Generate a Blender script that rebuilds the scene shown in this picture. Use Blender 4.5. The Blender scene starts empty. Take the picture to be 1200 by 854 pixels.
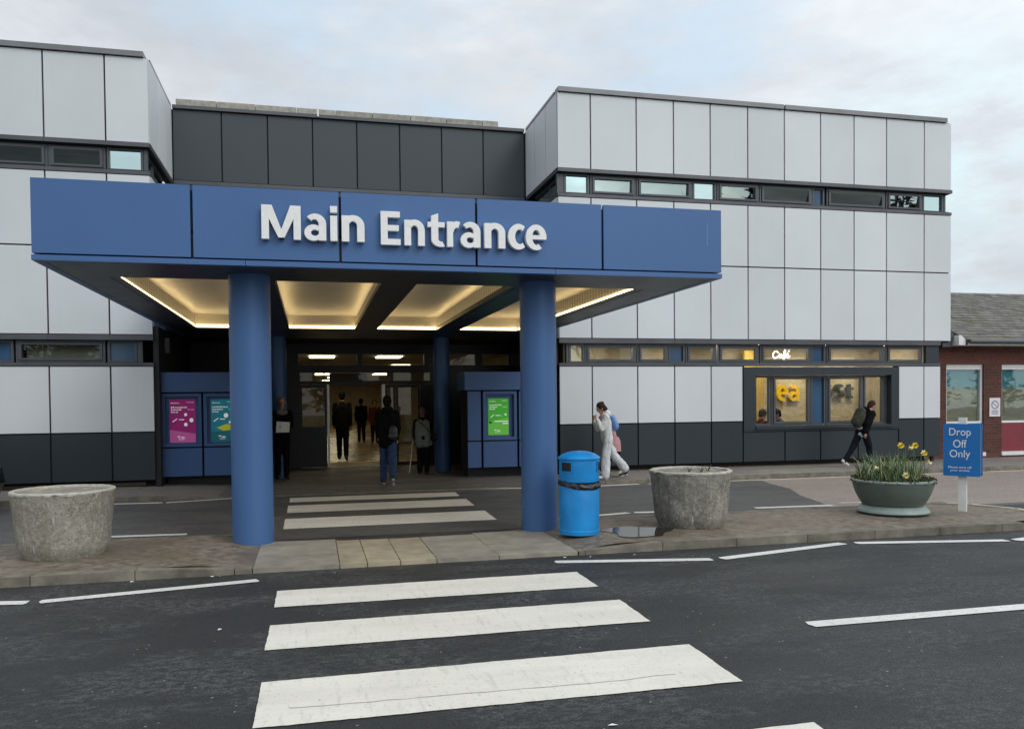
import bpy, bmesh, math, random
from mathutils import Vector, Matrix, noise
from math import sin, cos, pi, radians, sqrt
random.seed(7)
SC = bpy.context.scene
COL = SC.collection
R = radians
# ------------------------------------------------------------------ materials
MATS = {}
def srgb(r, g, b):
    f = lambda c: (c/12.92 if c <= .04045 else ((c+.055)/1.055)**2.4)
    return tuple(f(c/255) for c in (r, g, b))
class NT:
    def __init__(s, m):
        m.use_nodes = True; s.m = m; s.t = m.node_tree; s.t.nodes.clear(); s.out = s.n('ShaderNodeOutputMaterial')
    def n(s, typ, **kw):
        x = s.t.nodes.new(typ)
        for k, v in kw.items():
            if k.startswith('i_'): x.inputs[k[2:].replace('_', ' ')].default_value = v
            else: setattr(x, k, v)
        return x
    def l(s, a, b): s.t.links.new(a, b)
    def pos(s, scale=(1, 1, 1), obj=False):
        if obj: o = s.n('ShaderNodeTexCoord').outputs['Object']
        else: o = s.n('ShaderNodeNewGeometry').outputs['Position']
        mp = s.n('ShaderNodeMapping'); mp.inputs['Scale'].default_value = scale
        s.l(o, mp.inputs['Vector']); return mp.outputs['Vector']
    def noise(s, vec, scale, detail=4, rough=.55):
        x = s.n('ShaderNodeTexNoise'); x.inputs['Scale'].default_value = scale
        x.inputs['Detail'].default_value = detail; x.inputs['Roughness'].default_value = rough
        s.l(vec, x.inputs['Vector']); return x.outputs['Fac']
    def ramp(s, fac, a, b, ca=(0, 0, 0, 1), cb=(1, 1, 1, 1)):
        x = s.n('ShaderNodeValToRGB'); e = x.color_ramp.elements
        e[0].position = a; e[1].position = b; e[0].color = ca; e[1].color = cb
        s.l(fac, x.inputs['Fac']); return x.outputs['Color']
    def mix(s, fac, a, b, mode='MIX'):
        x = s.n('ShaderNodeMix'); x.data_type = 'RGBA'; x.blend_type = mode
        for sock, v in ((x.inputs[0], fac), (x.inputs[6], a), (x.inputs[7], b)):
            if isinstance(v, (int, float)): sock.default_value = v
            elif isinstance(v, tuple): sock.default_value = (*v[:3], 1)
            else: s.l(v, sock)
        return x.outputs[2]
    def math(s, op, a, b=0.0, clamp=False):
        x = s.n('ShaderNodeMath'); x.operation = op; x.use_clamp = clamp
        for i, v in enumerate((a, b)):
            if isinstance(v, (int, float)): x.inputs[i].default_value = v
            else: s.l(v, x.inputs[i])
        return x.outputs[0]
    def bsdf(s, col, rough=.5, metal=0, spec=.5, bump=None):
        b = s.n('ShaderNodeBsdfPrincipled')
        for k, v in (('Base Color', col), ('Roughness', rough), ('Metallic', metal), ('Specular IOR Level', spec)):
            if isinstance(v, tuple): b.inputs[k].default_value = (*v[:3], 1)
            elif isinstance(v, (int, float)): b.inputs[k].default_value = v
            else: s.l(v, b.inputs[k])
        if bump:
            bp = s.n('ShaderNodeBump'); bp.inputs['Strength'].default_value = bump[1]; bp.inputs['Distance'].default_value = bump[2]
            s.l(bump[0], bp.inputs['Height']); s.l(bp.outputs[0], b.inputs['Normal'])
        return b
    def done(s, sh): s.l(sh.outputs[0], s.out.inputs['Surface'])
def new(name):
    m = bpy.data.materials.new(name); MATS[name] = m; return NT(m)
def plain(name, col, rough=.5, metal=0, var=.08, scale=6, bump=.0, bscale=40, island=0, spec=.5, stretch=(1, 1, 1)):
    t = new(name); v = t.pos(stretch)
    f = t.noise(v, scale)
    c = t.mix(t.ramp(f, .3, .7), tuple(max(0, x*(1-var)) for x in col), tuple(min(1, x*(1+var)) for x in col))
    if island:
        g = t.n('ShaderNodeNewGeometry')
        k = t.math('MULTIPLY_ADD', g.outputs['Random Per Island'], 2*island); t.t.nodes[-1].inputs[2].default_value = 1-island
        h = t.n('ShaderNodeHueSaturation'); t.l(k, h.inputs['Value']); t.l(c, h.inputs['Color']); c = h.outputs[0]
    rr = t.math('MULTIPLY_ADD', f, .16); t.t.nodes[-1].inputs[2].default_value = max(.02, rough-.08)
    t.done(t.bsdf(c, rr, metal, spec, (t.noise(v, bscale), bump, .01) if bump else None))
    return MATS[name]
def emit(name, col, strength):
    t = new(name); e = t.n('ShaderNodeEmission'); e.inputs[0].default_value = (*col, 1); e.inputs[1].default_value = strength
    t.done(e); return MATS[name]
def glass(name, tint, refl, rough=.01, see=(1, 1, 1), wobble=.0):
    t = new(name); g = t.n('ShaderNodeBsdfGlossy'); g.inputs['Color'].default_value = (*tint, 1); g.inputs['Roughness'].default_value = rough
    tr = t.n('ShaderNodeBsdfTransparent'); tr.inputs[0].default_value = (*see, 1)
    if wobble:
        bp = t.n('ShaderNodeBump'); bp.inputs['Strength'].default_value = wobble; bp.inputs['Distance'].default_value = .02
        t.l(t.noise(t.pos(), 1.4, 2), bp.inputs['Height']); t.l(bp.outputs[0], g.inputs['Normal'])
    f = t.n('ShaderNodeFresnel'); f.inputs[0].default_value = 1.5
    k = t.math('MULTIPLY_ADD', f.outputs[0], .8, True); t.t.nodes[-1].inputs[2].default_value = refl
    mx = t.n('ShaderNodeMixShader'); t.l(k, mx.inputs[0]); t.l(tr.outputs[0], mx.inputs[1]); t.l(g.outputs[0], mx.inputs[2])
    t.done(mx); return MATS[name]

def cladding(name, col, rough, metal, isl=.035):
    t = new(name); v = t.pos()
    big = t.noise(v, .55, 3); streak = t.noise(t.pos((7, 7, .25)), 1.0, 4)
    c = t.mix(t.ramp(big, .3, .7), tuple(x*.95 for x in col), tuple(min(1, x*1.04) for x in col))
    c = t.mix(t.math('MULTIPLY', t.ramp(streak, .5, .85), .07), c, tuple(x*.72 for x in col))
    g = t.n('ShaderNodeNewGeometry')
    k = t.math('MULTIPLY_ADD', g.outputs['Random Per Island'], 2*isl); t.t.nodes[-1].inputs[2].default_value = 1-isl
    h = t.n('ShaderNodeHueSaturation'); t.l(k, h.inputs['Value']); t.l(c, h.inputs['Color'])
    rr = t.math('MULTIPLY_ADD', big, .2); t.t.nodes[-1].inputs[2].default_value = rough-.1
    t.done(t.bsdf(h.outputs[0], rr, metal, .35, (t.noise(v, 1.1, 2), .12, .03)))
    return MATS[name]
SILVER = cladding('silver_cladding', (.62, .655, .665), .58, .05, .055)
CHAR = cladding('charcoal_cladding', (.032, .041, .048), .42, .15, .06)
CHAR2 = cladding('dark_grey_cladding', (.054, .066, .071), .45, .15, .06)
BLUE = cladding('blue_cladding', (.064, .146, .328), .42, .08, .05)
BLUEK = cladding('kiosk_blue', (.050, .105, .25), .38, .1, .05)
FRAME = plain('grey_aluminium_frame', (.075, .083, .092), .42, .3, .1, 3)
FLASH = plain('grey_flashing', (.085, .088, .096), .4, .35, .14, 2.2)
COPING = plain('zinc_coping', (.17, .175, .18), .42, .4, .14, 2)
BLACK = plain('black_joint', (.008, .009, .011), .7, 0, .2, 8)
SOFFIT = plain('navy_soffit', (.022, .028, .042), .38, .1, .12, 2)
DARK = plain('dark_reveal', (.012, .013, .016), .7, 0, .2, 5)
CONC_COP = plain('pale_concrete_coping', (.34, .325, .28), .85, 0, .25, 9, .3, 60, island=.12)
COFFER = None
def mk_coffer():
    t = new('slatted_ceiling'); v = t.pos()
    w = t.n('ShaderNodeTexWave'); w.bands_direction = 'Y'; w.inputs['Scale'].default_value = 2.4; w.inputs['Distortion'].default_value = 0
    t.l(v, w.inputs['Vector'])
    c = t.mix(t.ramp(w.outputs['Fac'], .05, .25), (.36, .34, .29), (.66, .63, .55))
    t.done(t.bsdf(c, .45, .2, .5, (w.outputs['Fac'], .25, .01)))
mk_coffer(); COFFER = MATS['slatted_ceiling']
LED = emit('warm_led', (1.0, .72, .34), 9.5)
LOBBYL = emit('lobby_light', (1.0, .88, .56), 6.5)
CAFEL = emit('cafe_light', (1.0, .90, .70), 21.0)
NEON = emit('neon_tube', (1.0, .97, .90), 4.0)
GL_UP = glass('upper_glass', (.60, .72, .69), .50, .012, (.55, .62, .6), .05)
GL_FIX = glass('pale_fixed_glass', (.56, .72, .70), .80, .012, (.5, .6, .6), .03)
GL_LOW = glass('lower_glass', (.8, .86, .88), .012, .015, (.9, .9, .87))
GL_DOOR = glass('door_glass', (.7, .75, .75), .01, .01, (.8, .82, .78))
GL_TEAL = glass('teal_glass', (.75, .92, .95), .10, .02, (.85, .9, .9), .06)
GL_BLUE = plain('blue_spandrel_glass', (.030, .085, .165), .12, 0, .2, 1.2)
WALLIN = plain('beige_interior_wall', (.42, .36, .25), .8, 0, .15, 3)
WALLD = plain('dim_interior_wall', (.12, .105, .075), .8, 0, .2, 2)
FLOORIN = plain('lobby_floor_tile', (.23, .165, .085), .28, 0, .12, 2)
MATIN = plain('ribbed_entrance_mat', (.17, .125, .07), .6, 0, .25, 4)
LETTER = plain('white_letter', (.82, .82, .80), .35, 0, .04, 20)
WHITE = plain('white_paint', (.74, .74, .72), .45, 0, .06, 8)
STEEL = plain('brushed_steel', (.5, .5, .48), .35, .7, .1, 8)
SIGNB = plain('sign_blue', (.0065, .155, .48), .32, 0, .05, 3)
BINB = plain('bin_blue_plastic', (.004, .235, .60), .42, 0, .16, 4, .12, 90)
BAG = plain('black_bin_bag', (.012, .012, .015), .22, 0, .3, 30, .5, 45)

def mk_brick():
    t = new('brown_brick'); g = t.n('ShaderNodeNewGeometry'); sp = t.n('ShaderNodeSeparateXYZ'); t.l(g.outputs['Position'], sp.inputs[0])
    cb = t.n('ShaderNodeCombineXYZ')
    t.l(t.math('ADD', sp.outputs['X'], sp.outputs['Y']), cb.inputs[0]); t.l(sp.outputs['Z'], cb.inputs[1])
    b = t.n('ShaderNodeTexBrick'); t.l(cb.outputs[0], b.inputs['Vector'])
    b.inputs['Color1'].default_value = (.098, .040, .030, 1); b.inputs['Color2'].default_value = (.055, .026, .022, 1)
    b.inputs['Mortar'].default_value = (.10, .075, .06, 1); b.inputs['Scale'].default_value = 1
    b.inputs['Mortar Size'].default_value = .006; b.inputs['Brick Width'].default_value = .225; b.inputs['Row Height'].default_value = .075
    b.inputs['Mortar Smooth'].default_value = .1; b.inputs['Bias'].default_value = .1
    c = t.mix(t.ramp(t.noise(t.pos(), 5), .35, .75), b.outputs['Color'], t.mix(.5, b.outputs['Color'], (.16, .06, .04)))
    t.done(t.bsdf(c, .85, 0, .3, (b.outputs['Fac'], -.5, .008)))
mk_brick(); BRICK = MATS['brown_brick']
REDB = plain('red_soldier_brick', (.125, .044, .031), .85, 0, .3, 14, .2, 60)
REDP = plain('red_spandrel_panel', (.20, .022, .035), .5, 0, .12, 2)
def mk_slate():
    t = new('weathered_slate'); v = t.pos()
    g = t.n('ShaderNodeNewGeometry')
    c = t.mix(g.outputs['Random Per Island'], (.105, .10, .092), (.185, .175, .16))
    c = t.mix(t.ramp(t.noise(v, 2.4, 6, .7), .52, .68), c, (.085, .092, .03))
    c = t.mix(t.ramp(t.noise(v, 8, 5, .7), .58, .7), c, (.27, .25, .22))
    t.done(t.bsdf(c, .8, 0, .35, (t.noise(v, 25), .4, .01)))
mk_slate(); SLATE = MATS['weathered_slate']

def mk_asphalt(name, base, worn, wet, amt=.8):
    t = new(name); v = t.pos()
    fine = t.noise(v, 75, 3, .75); mid = t.noise(v, 24, 5, .75); vo = t.n('ShaderNodeTexVoronoi'); vo.inputs['Scale'].default_value = 85; t.l(v, vo.inputs['Vector'])
    patch = t.noise(t.pos((.62, 1.3, 1)), 1.0, 8, .66); broken = t.noise(t.pos((1, 1.6, 1)), 13, 6, .8); lane = t.noise(t.pos((.10, 1.1, 1)), 1.0, 4, .6)
    c = t.mix(t.ramp(fine, .32, .68), tuple(x*.22 for x in base), tuple(x*2.5 for x in base))
    c = t.mix(t.ramp(mid, .42, .62), c, t.mix(.5, c, tuple(x*2.4 for x in base)))
    c = t.mix(t.math('MULTIPLY', t.ramp(lane, .42, .62), .35), c, tuple(x*1.9 for x in base))
    pf = t.math('MULTIPLY', t.ramp(patch, .45, .56), t.ramp(broken, .46, .56))
    c = t.mix(t.math('MULTIPLY', pf, amt), c, t.mix(t.ramp(fine, .38, .58), tuple(x*.4 for x in worn), tuple(x*1.3 for x in worn)))
    chips = t.n('ShaderNodeTexVoronoi'); chips.inputs['Scale'].default_value = 34; t.l(v, chips.inputs['Vector'])
    cs = t.n('ShaderNodeSeparateColor'); t.l(chips.outputs['Color'], cs.inputs[0])
    cf = t.math('MULTIPLY', t.math('LESS_THAN', chips.outputs['Distance'], .25), t.math('GREATER_THAN', cs.outputs[0], .988))
    c = t.mix(t.math('MULTIPLY', cf, .6), c, (.40, .38, .34))
    wetf = t.noise(t.pos((.25, .9, 1)), .8, 5, .6)
    rr = t.mix(t.ramp(wetf, .42, .62), (wet[0],)*3, (wet[1],)*3)
    rr = t.mix(pf, rr, (.8,)*3)
    h = t.math('ADD', vo.outputs['Distance'], fine)
    t.done(t.bsdf(c, rr, 0, .30, (h, .6, .006)))
    return MATS[name]
ASPH = mk_asphalt('asphalt', (.0175, .0182, .0185), (.105, .106, .103), (.50, .70), .65)
ASPHB = mk_asphalt('sheen_toned_asphalt', (.050, .049, .047), (.15, .145, .135), (.40, .60), .7)  # lighter copy of the asphalt, the lane's wet sheen put into its colour
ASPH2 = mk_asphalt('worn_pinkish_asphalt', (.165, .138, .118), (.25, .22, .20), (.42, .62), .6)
PAVE = mk_asphalt('pavement_tarmac', (.135, .122, .11), (.2, .185, .17), (.45, .7), .6)
PLAZA = mk_asphalt('plaza_tarmac', (.085, .078, .070), (.14, .13, .12), (.42, .62), .5)
def mk_island():
    t = new('brown_gritty_tarmac'); v = t.pos()
    a = t.noise(v, 1.3, 6, .65); b = t.noise(v, 70, 3, .7); d = t.noise(v, 9, 5, .65)
    c = t.mix(t.ramp(a, .38, .62), (.175, .132, .085), (.225, .20, .16))
    c = t.mix(t.ramp(d, .42, .62), c, (.115, .09, .065))
    c = t.mix(t.math('MULTIPLY', t.ramp(b, .55, .7), .5), c, (.32, .27, .20))
    c = t.mix(t.math('MULTIPLY', t.ramp(t.noise(v, 3.1, 5), .58, .7), .45), c, (.06, .07, .03))
    rr = t.mix(t.ramp(a, .4, .6), (.42,)*3, (.8,)*3)
    t.done(t.bsdf(c, rr, 0, .45, (b, .6, .008)))
mk_island(); ISL = MATS['brown_gritty_tarmac']
SLAB = plain('grey_paving_slab', (.27, .245, .195), .62, 0, .22, 4, .3, 90, island=.12)
SLABB = plain('buff_paving_slab', (.335, .285, .195), .62, 0, .2, 5, .3, 90, island=.1)
KERB = plain('mossy_concrete_kerb', (.165, .15, .115), .75, 0, .4, 5, .35, 70, island=.15)
def mk_paint(name, col, wear, wst=.56):
    t = new(name); v = t.pos()
    a = t.noise(t.pos((.6, 2.2, 1)), 1.5, 6, .7); b = t.noise(v, 40, 4, .7); cr = t.noise(t.pos((9, 1.4, 1)), 2.2, 5, .65)
    c = t.mix(t.ramp(a, .35, .7), col, tuple(x*.84 for x in col))
    c = t.mix(t.math('MULTIPLY', t.ramp(cr, .56, .66), .24), c, (.30, .285, .255))
    wf = t.math('MULTIPLY', t.ramp(b, wst, wst+.12), wear)
    c = t.mix(wf, c, (.16, .155, .145))
    t.done(t.bsdf(c, .55, 0, .4, (t.math('ADD', b, t.math('MULTIPLY', cr, 1.5)), .35, .006)))
    return MATS[name]
PAINT = mk_paint('zebra_paint', (.75, .715, .625), .5, .59)
PAINT2 = mk_paint('line_paint', (.74, .73, .69), .8, .57)
PAINT3 = mk_paint('cream_line_paint', (.62, .54, .43), .6, .55)
def mk_conc(name, light, dark, st):
    t = new(name); v = t.pos((1, 1, 1), True)
    a = t.noise(v, 3.0, 7, .68); b = t.noise(v, 60, 4, .75); s = t.noise(t.pos((6, 6, .7), True), 1.7, 5, .6)
    c = t.mix(t.ramp(a, .40, .60), dark, light); c = t.mix(t.math('MULTIPLY', t.ramp(t.noise(v, 22, 5, .8), .48, .60), .5), c, tuple(x*1.5 for x in light)); c = t.mix(t.math('MULTIPLY', t.ramp(t.noise(v, 30, 5, .8), .52, .62), .6), c, tuple(x*.5 for x in dark))
    c = t.mix(t.math('MULTIPLY', t.ramp(s, .48, .68), st), c, tuple(x*.42 for x in dark))
    c = t.mix(t.math('MULTIPLY', t.ramp(b, .54, .66), .45), c, tuple(x*.5 for x in dark))
    sc = t.noise(t.pos((14, 14, 2.6), True), 1.4, 3, .5)
    c = t.mix(t.math('MULTIPLY', t.ramp(sc, .66, .70), .65), c, (.58, .57, .53))
    t.done(t.bsdf(c, .85, 0, .3, (t.math('ADD', b, a), .9, .015)))
    return MATS[name]
CONC1 = mk_conc('pale_aggregate_concrete', (.37, .35, .29), (.25, .235, .19), .18)
CONC2 = mk_conc('stained_concrete', (.34, .325, .275), (.17, .16, .135), .45)
CONC_RIM = plain('pale_concrete_rim', (.46, .44, .38), .85, 0, .25, 14, .4, 60)
SOILP = plain('pale_gritty_soil', (.36, .32, .25), .95, 0, .35, 12, .6, 50)
SOIL = plain('dark_soil', (.05, .04, .028), .95, 0, .35, 20, .6, 60)
BOWL = plain('grey_green_bowl', (.10, .128, .114), .42, 0, .12, 5, .1, 60)
BOWLR = plain('pale_grey_green_rim', (.24, .30, .275), .45, 0, .1, 8)
WATER = None
t = new('puddle_water'); t.done(t.bsdf((.03, .026, .021), .07, 0, .6, (t.noise(t.pos(), 9), .02, .01))); WATER = MATS['puddle_water']
LEAF = plain('daffodil_leaf', (.10, .165, .07), .5, 0, .3, 9, island=.4)
LEAFY = plain('dry_daffodil_leaf', (.30, .29, .12), .6, 0, .3, 9, island=.3)
MOSS = plain('creeping_plant_leaf', (.085, .085, .03), .6, 0, .35, 12, island=.45)
YEL = plain('daffodil_yellow', (.80, .60, .035), .45, 0, .08, 30)
PALEY = plain('pale_daffodil_petal', (.80, .72, .34), .45, 0, .08, 30)
STEM = plain('daffodil_stem', (.10, .19, .06), .5, 0, .2, 20)

# ------------------------------------------------------------------ mesh builder
class MB:
    def __init__(s): s.bm = bmesh.new(); s.mi = 0
    def _f(s, vs):
        try: f = s.bm.faces.new(vs); f.material_index = s.mi; return f
        except ValueError: return None
    def box(s, x0, x1, y0, y1, z0, z1):
        v = [s.bm.verts.new(p) for p in ((x0, y0, z0), (x1, y0, z0), (x1, y1, z0), (x0, y1, z0), (x0, y0, z1), (x1, y0, z1), (x1, y1, z1), (x0, y1, z1))]
        for q in ((3, 2, 1, 0), (4, 5, 6, 7), (0, 1, 5, 4), (1, 2, 6, 5), (2, 3, 7, 6), (3, 0, 4, 7)): s._f([v[i] for i in q])
        return s
    def quad(s, *p): s._f([s.bm.verts.new(q) for q in p]); return s
    def prism(s, pts, z0, z1):          # polygon in XY extruded in Z
        n = len(pts); a = [s.bm.verts.new((x, y, z0)) for x, y in pts]; b = [s.bm.verts.new((x, y, z1)) for x, y in pts]
        s._f(a[::-1]); s._f(b)
        for i in range(n): s._f([a[i], a[(i+1) % n], b[(i+1) % n], b[i]])
        return s
    def prism_y(s, pts, y0, y1):        # polygon in XZ extruded in Y
        n = len(pts); a = [s.bm.verts.new((x, y0, z)) for x, z in pts]; b = [s.bm.verts.new((x, y1, z)) for x, z in pts]
        s._f(a); s._f(b[::-1])
        for i in range(n): s._f([a[(i+1) % n], a[i], b[i], b[(i+1) % n]])
        return s
    def lathe(s, prof, c=(0, 0, 0), n=48, cap=True):
        rings = []
        for r, z in prof:
            rings.append([s.bm.verts.new((c[0]+r*cos(2*pi*i/n), c[1]+r*sin(2*pi*i/n), c[2]+z)) for i in range(n)])
        for a, b in zip(rings, rings[1:]):
            for i in range(n): s._f([a[i], a[(i+1) % n], b[(i+1) % n], b[i]])
        if cap: s._f(rings[0][::-1]); s._f(rings[-1])
        return s
    def tube(s, pts, rad, n=8, cap=True):
        pts = [Vector(p) for p in pts]; rings = []
        if not isinstance(rad, (list, tuple)): rad = [rad]*len(pts)
        up = Vector((0, 0, 1))
        for i, p in enumerate(pts):
            d = (pts[min(i+1, len(pts)-1)]-pts[max(i-1, 0)]).normalized()
            u = d.cross(up if abs(d.z) < .95 else Vector((1, 0, 0))).normalized(); w = d.cross(u)
            rings.append([s.bm.verts.new(p+(u*cos(2*pi*k/n)+w*sin(2*pi*k/n))*rad[i]) for k in range(n)])
        for a, b in zip(rings, rings[1:]):
            for i in range(n): s._f([a[i], b[i], b[(i+1) % n], a[(i+1) % n]])
        if cap: s._f(rings[0]); s._f(rings[-1][::-1])
        return s
    def ell(s, c, r, rot=None, u=14, v=9):
        M = Matrix.Translation(c) @ (rot.to_4x4() if rot else Matrix.Identity(4)) @ Matrix.Diagonal((*r, 1))
        bmesh.ops.create_uvsphere(s.bm, u_segments=u, v_segments=v, radius=1, matrix=M); return s
    def cap(s, a, b, ra, rb, n=12):     # tapered capsule
        a = Vector(a); b = Vector(b); d = b-a; L = d.length
        if L < 1e-5: return s.ell(a, (ra, ra, ra))
        q = d.to_track_quat('Z', 'Y').to_matrix(); prof = []
        for i in range(5): t = -pi/2+i*pi/2/4; prof.append((max(1e-4, ra*cos(t)), ra*sin(t)))
        for i in range(5): t = i*pi/2/4; prof.append((max(1e-4, rb*cos(t)), L+rb*sin(t)))
        rings = [[s.bm.verts.new(a+q @ Vector((r*cos(2*pi*k/n), r*sin(2*pi*k/n), z))) for k in range(n)] for r, z in prof]
        for A, B in zip(rings, rings[1:]):
            for i in range(n): s._f([A[i], A[(i+1) % n], B[(i+1) % n], B[i]])
        s._f(rings[0][::-1]); s._f(rings[-1]); return s
    def build(s, name, mat, parent=None, smooth=False, bevel=0, seg=1, origin=None, local=False):
        bm = s.bm
        if bevel:
            bmesh.ops.bevel(bm, geom=[e for e in bm.edges if len(e.link_faces) == 2 and e.calc_face_angle(0) > .5], offset=bevel, segments=seg, affect='EDGES', clamp_overlap=True)
        bmesh.ops.recalc_face_normals(bm, faces=bm.faces)
        off = Vector(origin) if origin is not None else Vector((0, 0, 0))
        if parent is not None and not local: off = wloc(parent)+(Vector(origin) if origin is not None else Vector((0, 0, 0)))
        if off.length and not local: bmesh.ops.translate(bm, verts=bm.verts, vec=-off)
        me = bpy.data.meshes.new(name); bm.to_mesh(me); bm.free()
        for m in (mat if isinstance(mat, (list, tuple)) else [mat]): me.materials.append(m)
        if smooth:
            me.polygons.foreach_set('use_smooth', [True]*len(me.polygons))
            try: me.set_sharp_from_angle(angle=R(40))
            except Exception: pass
        o = bpy.data.objects.new(name, me); COL.objects.link(o)
        if parent is not None: o.parent = parent; o.location = Vector(origin) if (origin is not None and not local) else (0, 0, 0)
        elif origin is not None: o.location = origin
        return o
def wloc(o):
    v = Vector((0, 0, 0))
    while o is not None: v += o.location; o = o.parent
    return v
def tag(o, label=None, cat=None, group=None, kind=None):
    if label: o['label'] = label
    if cat: o['category'] = cat
    if group: o['group'] = group
    if kind: o['kind'] = kind
    return o
def empty(name, loc, label, cat, group=None, rz=0):
    o = bpy.data.objects.new(name, None); COL.objects.link(o); o.location = loc; o.rotation_euler = (0, 0, rz); o.empty_display_size = .2
    return tag(o, label, cat, group)
def struct(name, mb, mat, **kw):
    return tag(mb.build(name, mat, **kw), kind='structure')
def text_bm(s, size, extrude, offset=0, spacing=1, align='CENTER'):
    c = bpy.data.curves.new('t', 'FONT'); c.body = s; c.size = size; c.extrude = extrude; c.offset = offset
    c.space_character = spacing; c.align_x = align; c.resolution_u = 6
    o = bpy.data.objects.new('t', c); COL.objects.link(o)
    dg = bpy.context.evaluated_depsgraph_get(); dg.update()
    me = bpy.data.meshes.new_from_object(o.evaluated_get(dg)); bpy.data.objects.remove(o); bpy.data.curves.remove(c)
    return me
def text_at(name, s, size, extrude, x, y, z, mat, parent, offset=0, spacing=1, fit=None, align='CENTER', rz=0):
    """text standing in the XZ plane facing -Y, baseline z; fit=(x0,x1,z0,z1) stretches the outline to that box"""
    me = text_bm(s, size, extrude, offset, spacing, align)
    b = MB(); b.bm.from_mesh(me); bpy.data.meshes.remove(me); vs = b.bm.verts
    if fit:
        xs = [v.co.x for v in vs]; ys = [v.co.y for v in vs]; x0, x1, z0, z1 = fit
        kx = (x1-x0)/(max(xs)-min(xs)); ky = (z1-z0)/(max(ys)-min(ys)); mx, my = min(xs), min(ys)
        for v in vs: v.co = Vector((x0+(v.co.x-mx)*kx, y-v.co.z, z0+(v.co.y-my)*ky))
    else:
        for v in vs: v.co = Vector((x+v.co.x, y-v.co.z, z+v.co.y))
    return b.build(name, mat, parent, local=(parent is not None and parent.rotation_euler.z != 0))

D = 16.7       # facade plane
# ------------------------------------------------------------------ ground and roads
struct('road', MB().quad((-140, -60, 0), (160, -60, 0), (160, 140, 0), (-140, 140, 0)), ASPH)
def sheet(name, polys, z, mat, parent=None):
    m = MB()
    for p in polys: m._f([m.bm.verts.new((x, y, z)) for x, y in p])
    return struct(name, m, mat, parent=parent)
sheet('back_lane', [[(-60, 10.25), (60, 10.25), (60, 14.99), (-60, 14.99)]], .002, ASPHB)  # sheet over the road whose paler colour stands in for wet reflection
# pale resurfaced part of the back lane
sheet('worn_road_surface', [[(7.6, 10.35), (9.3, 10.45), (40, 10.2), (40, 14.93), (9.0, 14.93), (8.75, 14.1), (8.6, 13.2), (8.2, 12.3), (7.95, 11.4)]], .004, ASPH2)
def zstripe(*c):
    pts = []
    for k in range(4):
        p, q = Vector(c[k]), Vector(c[(k+1) % 4]); n = max(4, int((q-p).length/.035)); d = (q-p).normalized(); w = Vector((-d.y, d.x))
        for j in range(n): pts.append(tuple(p.lerp(q, j/n)+w*(noise.noise(Vector((p.x*3+j*.9, p.y*7, k)))*.005+noise.noise(Vector((j*.17, p.y*5, k)))*.006)*min(1, j/3, (n-j)/3)))
    sheet('zebra_stripe', [pts], .006, PAINT)
for i, (y0, y1) in enumerate(((3.0, 3.67), (4.33, 5.06), (5.68, 6.34), (6.86, 7.48))):
    e = [random.uniform(-.015, .015) for _ in range(4)]
    zstripe((-.33+e[0], y0), (2.49+e[1], y0-.02), (2.52+e[2], y1), (-.325+e[3], y1-.03))
for y0, y1 in ((11.08, 12.04), (12.68, 13.57), (14.02, 14.65)):
    zstripe((-.40, y0), (2.53, y0), (2.56, y1), (-.41, y1))
def line(p, q, w, mat=PAINT2, z=.006):
    p = Vector(p); q = Vector(q); d = (q-p).normalized(); n = Vector((-d.y, d.x))*w/2; b = d*.02
    sheet('white_line', [[tuple(p-n), tuple(q-n-b*0), tuple(q-n*.6+b), tuple(q+n), tuple(p+n), tuple(p-b)]], z, mat)
for p, q in (((-4.3, 7.95), (-2.42, 7.60)), ((-2.30, 7.60), (-.54, 7.95)), ((2.46, 8.00), (4.06, 7.68)), ((4.2, 7.69), (5.95, 8.10)), ((6.12, 8.08), (7.87, 7.74)), ((8.0, 7.73), (9.8, 8.1))): line(p, q, .13)
line((3.6, 5.27), (6.8, 5.27), .14); line((8.8, 5.27), (12, 5.27), .14)
for p, q in (((-2.6, 11.10), (-1.62, 11.02)), ((3.95, 11.02), (4.55, 11.16)), ((4.67, 11.16), (5.25, 11.10)), ((6.62, 11.08), (7.9, 11.0))): line(p, q, .13)
for p, q in (((-3.35, 14.72), (-2.53, 14.66)), ((-2.45, 14.64), (-1.4, 14.92)), ((2.7, 15.12), (4.05, 14.84)), ((5.42, 14.80), (6.3, 14.88))): line(p, q, .13)
for p, q in (((6.5, 14.86), (8.2, 14.84)), ((8.3, 14.84), (14.5, 14.84)), ((14.6, 14.84), (30, 14.8))): line(p, q, .13, PAINT3)
arc = [(8.2, 11.22), (8.9, 11.15), (9.5, 10.92), (10.0, 10.5), (10.25, 9.9), (10.2, 9.2), (9.9, 8.6)]
for p, q in zip(arc, arc[1:]): line(p, q, .08, PAINT3)

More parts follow.
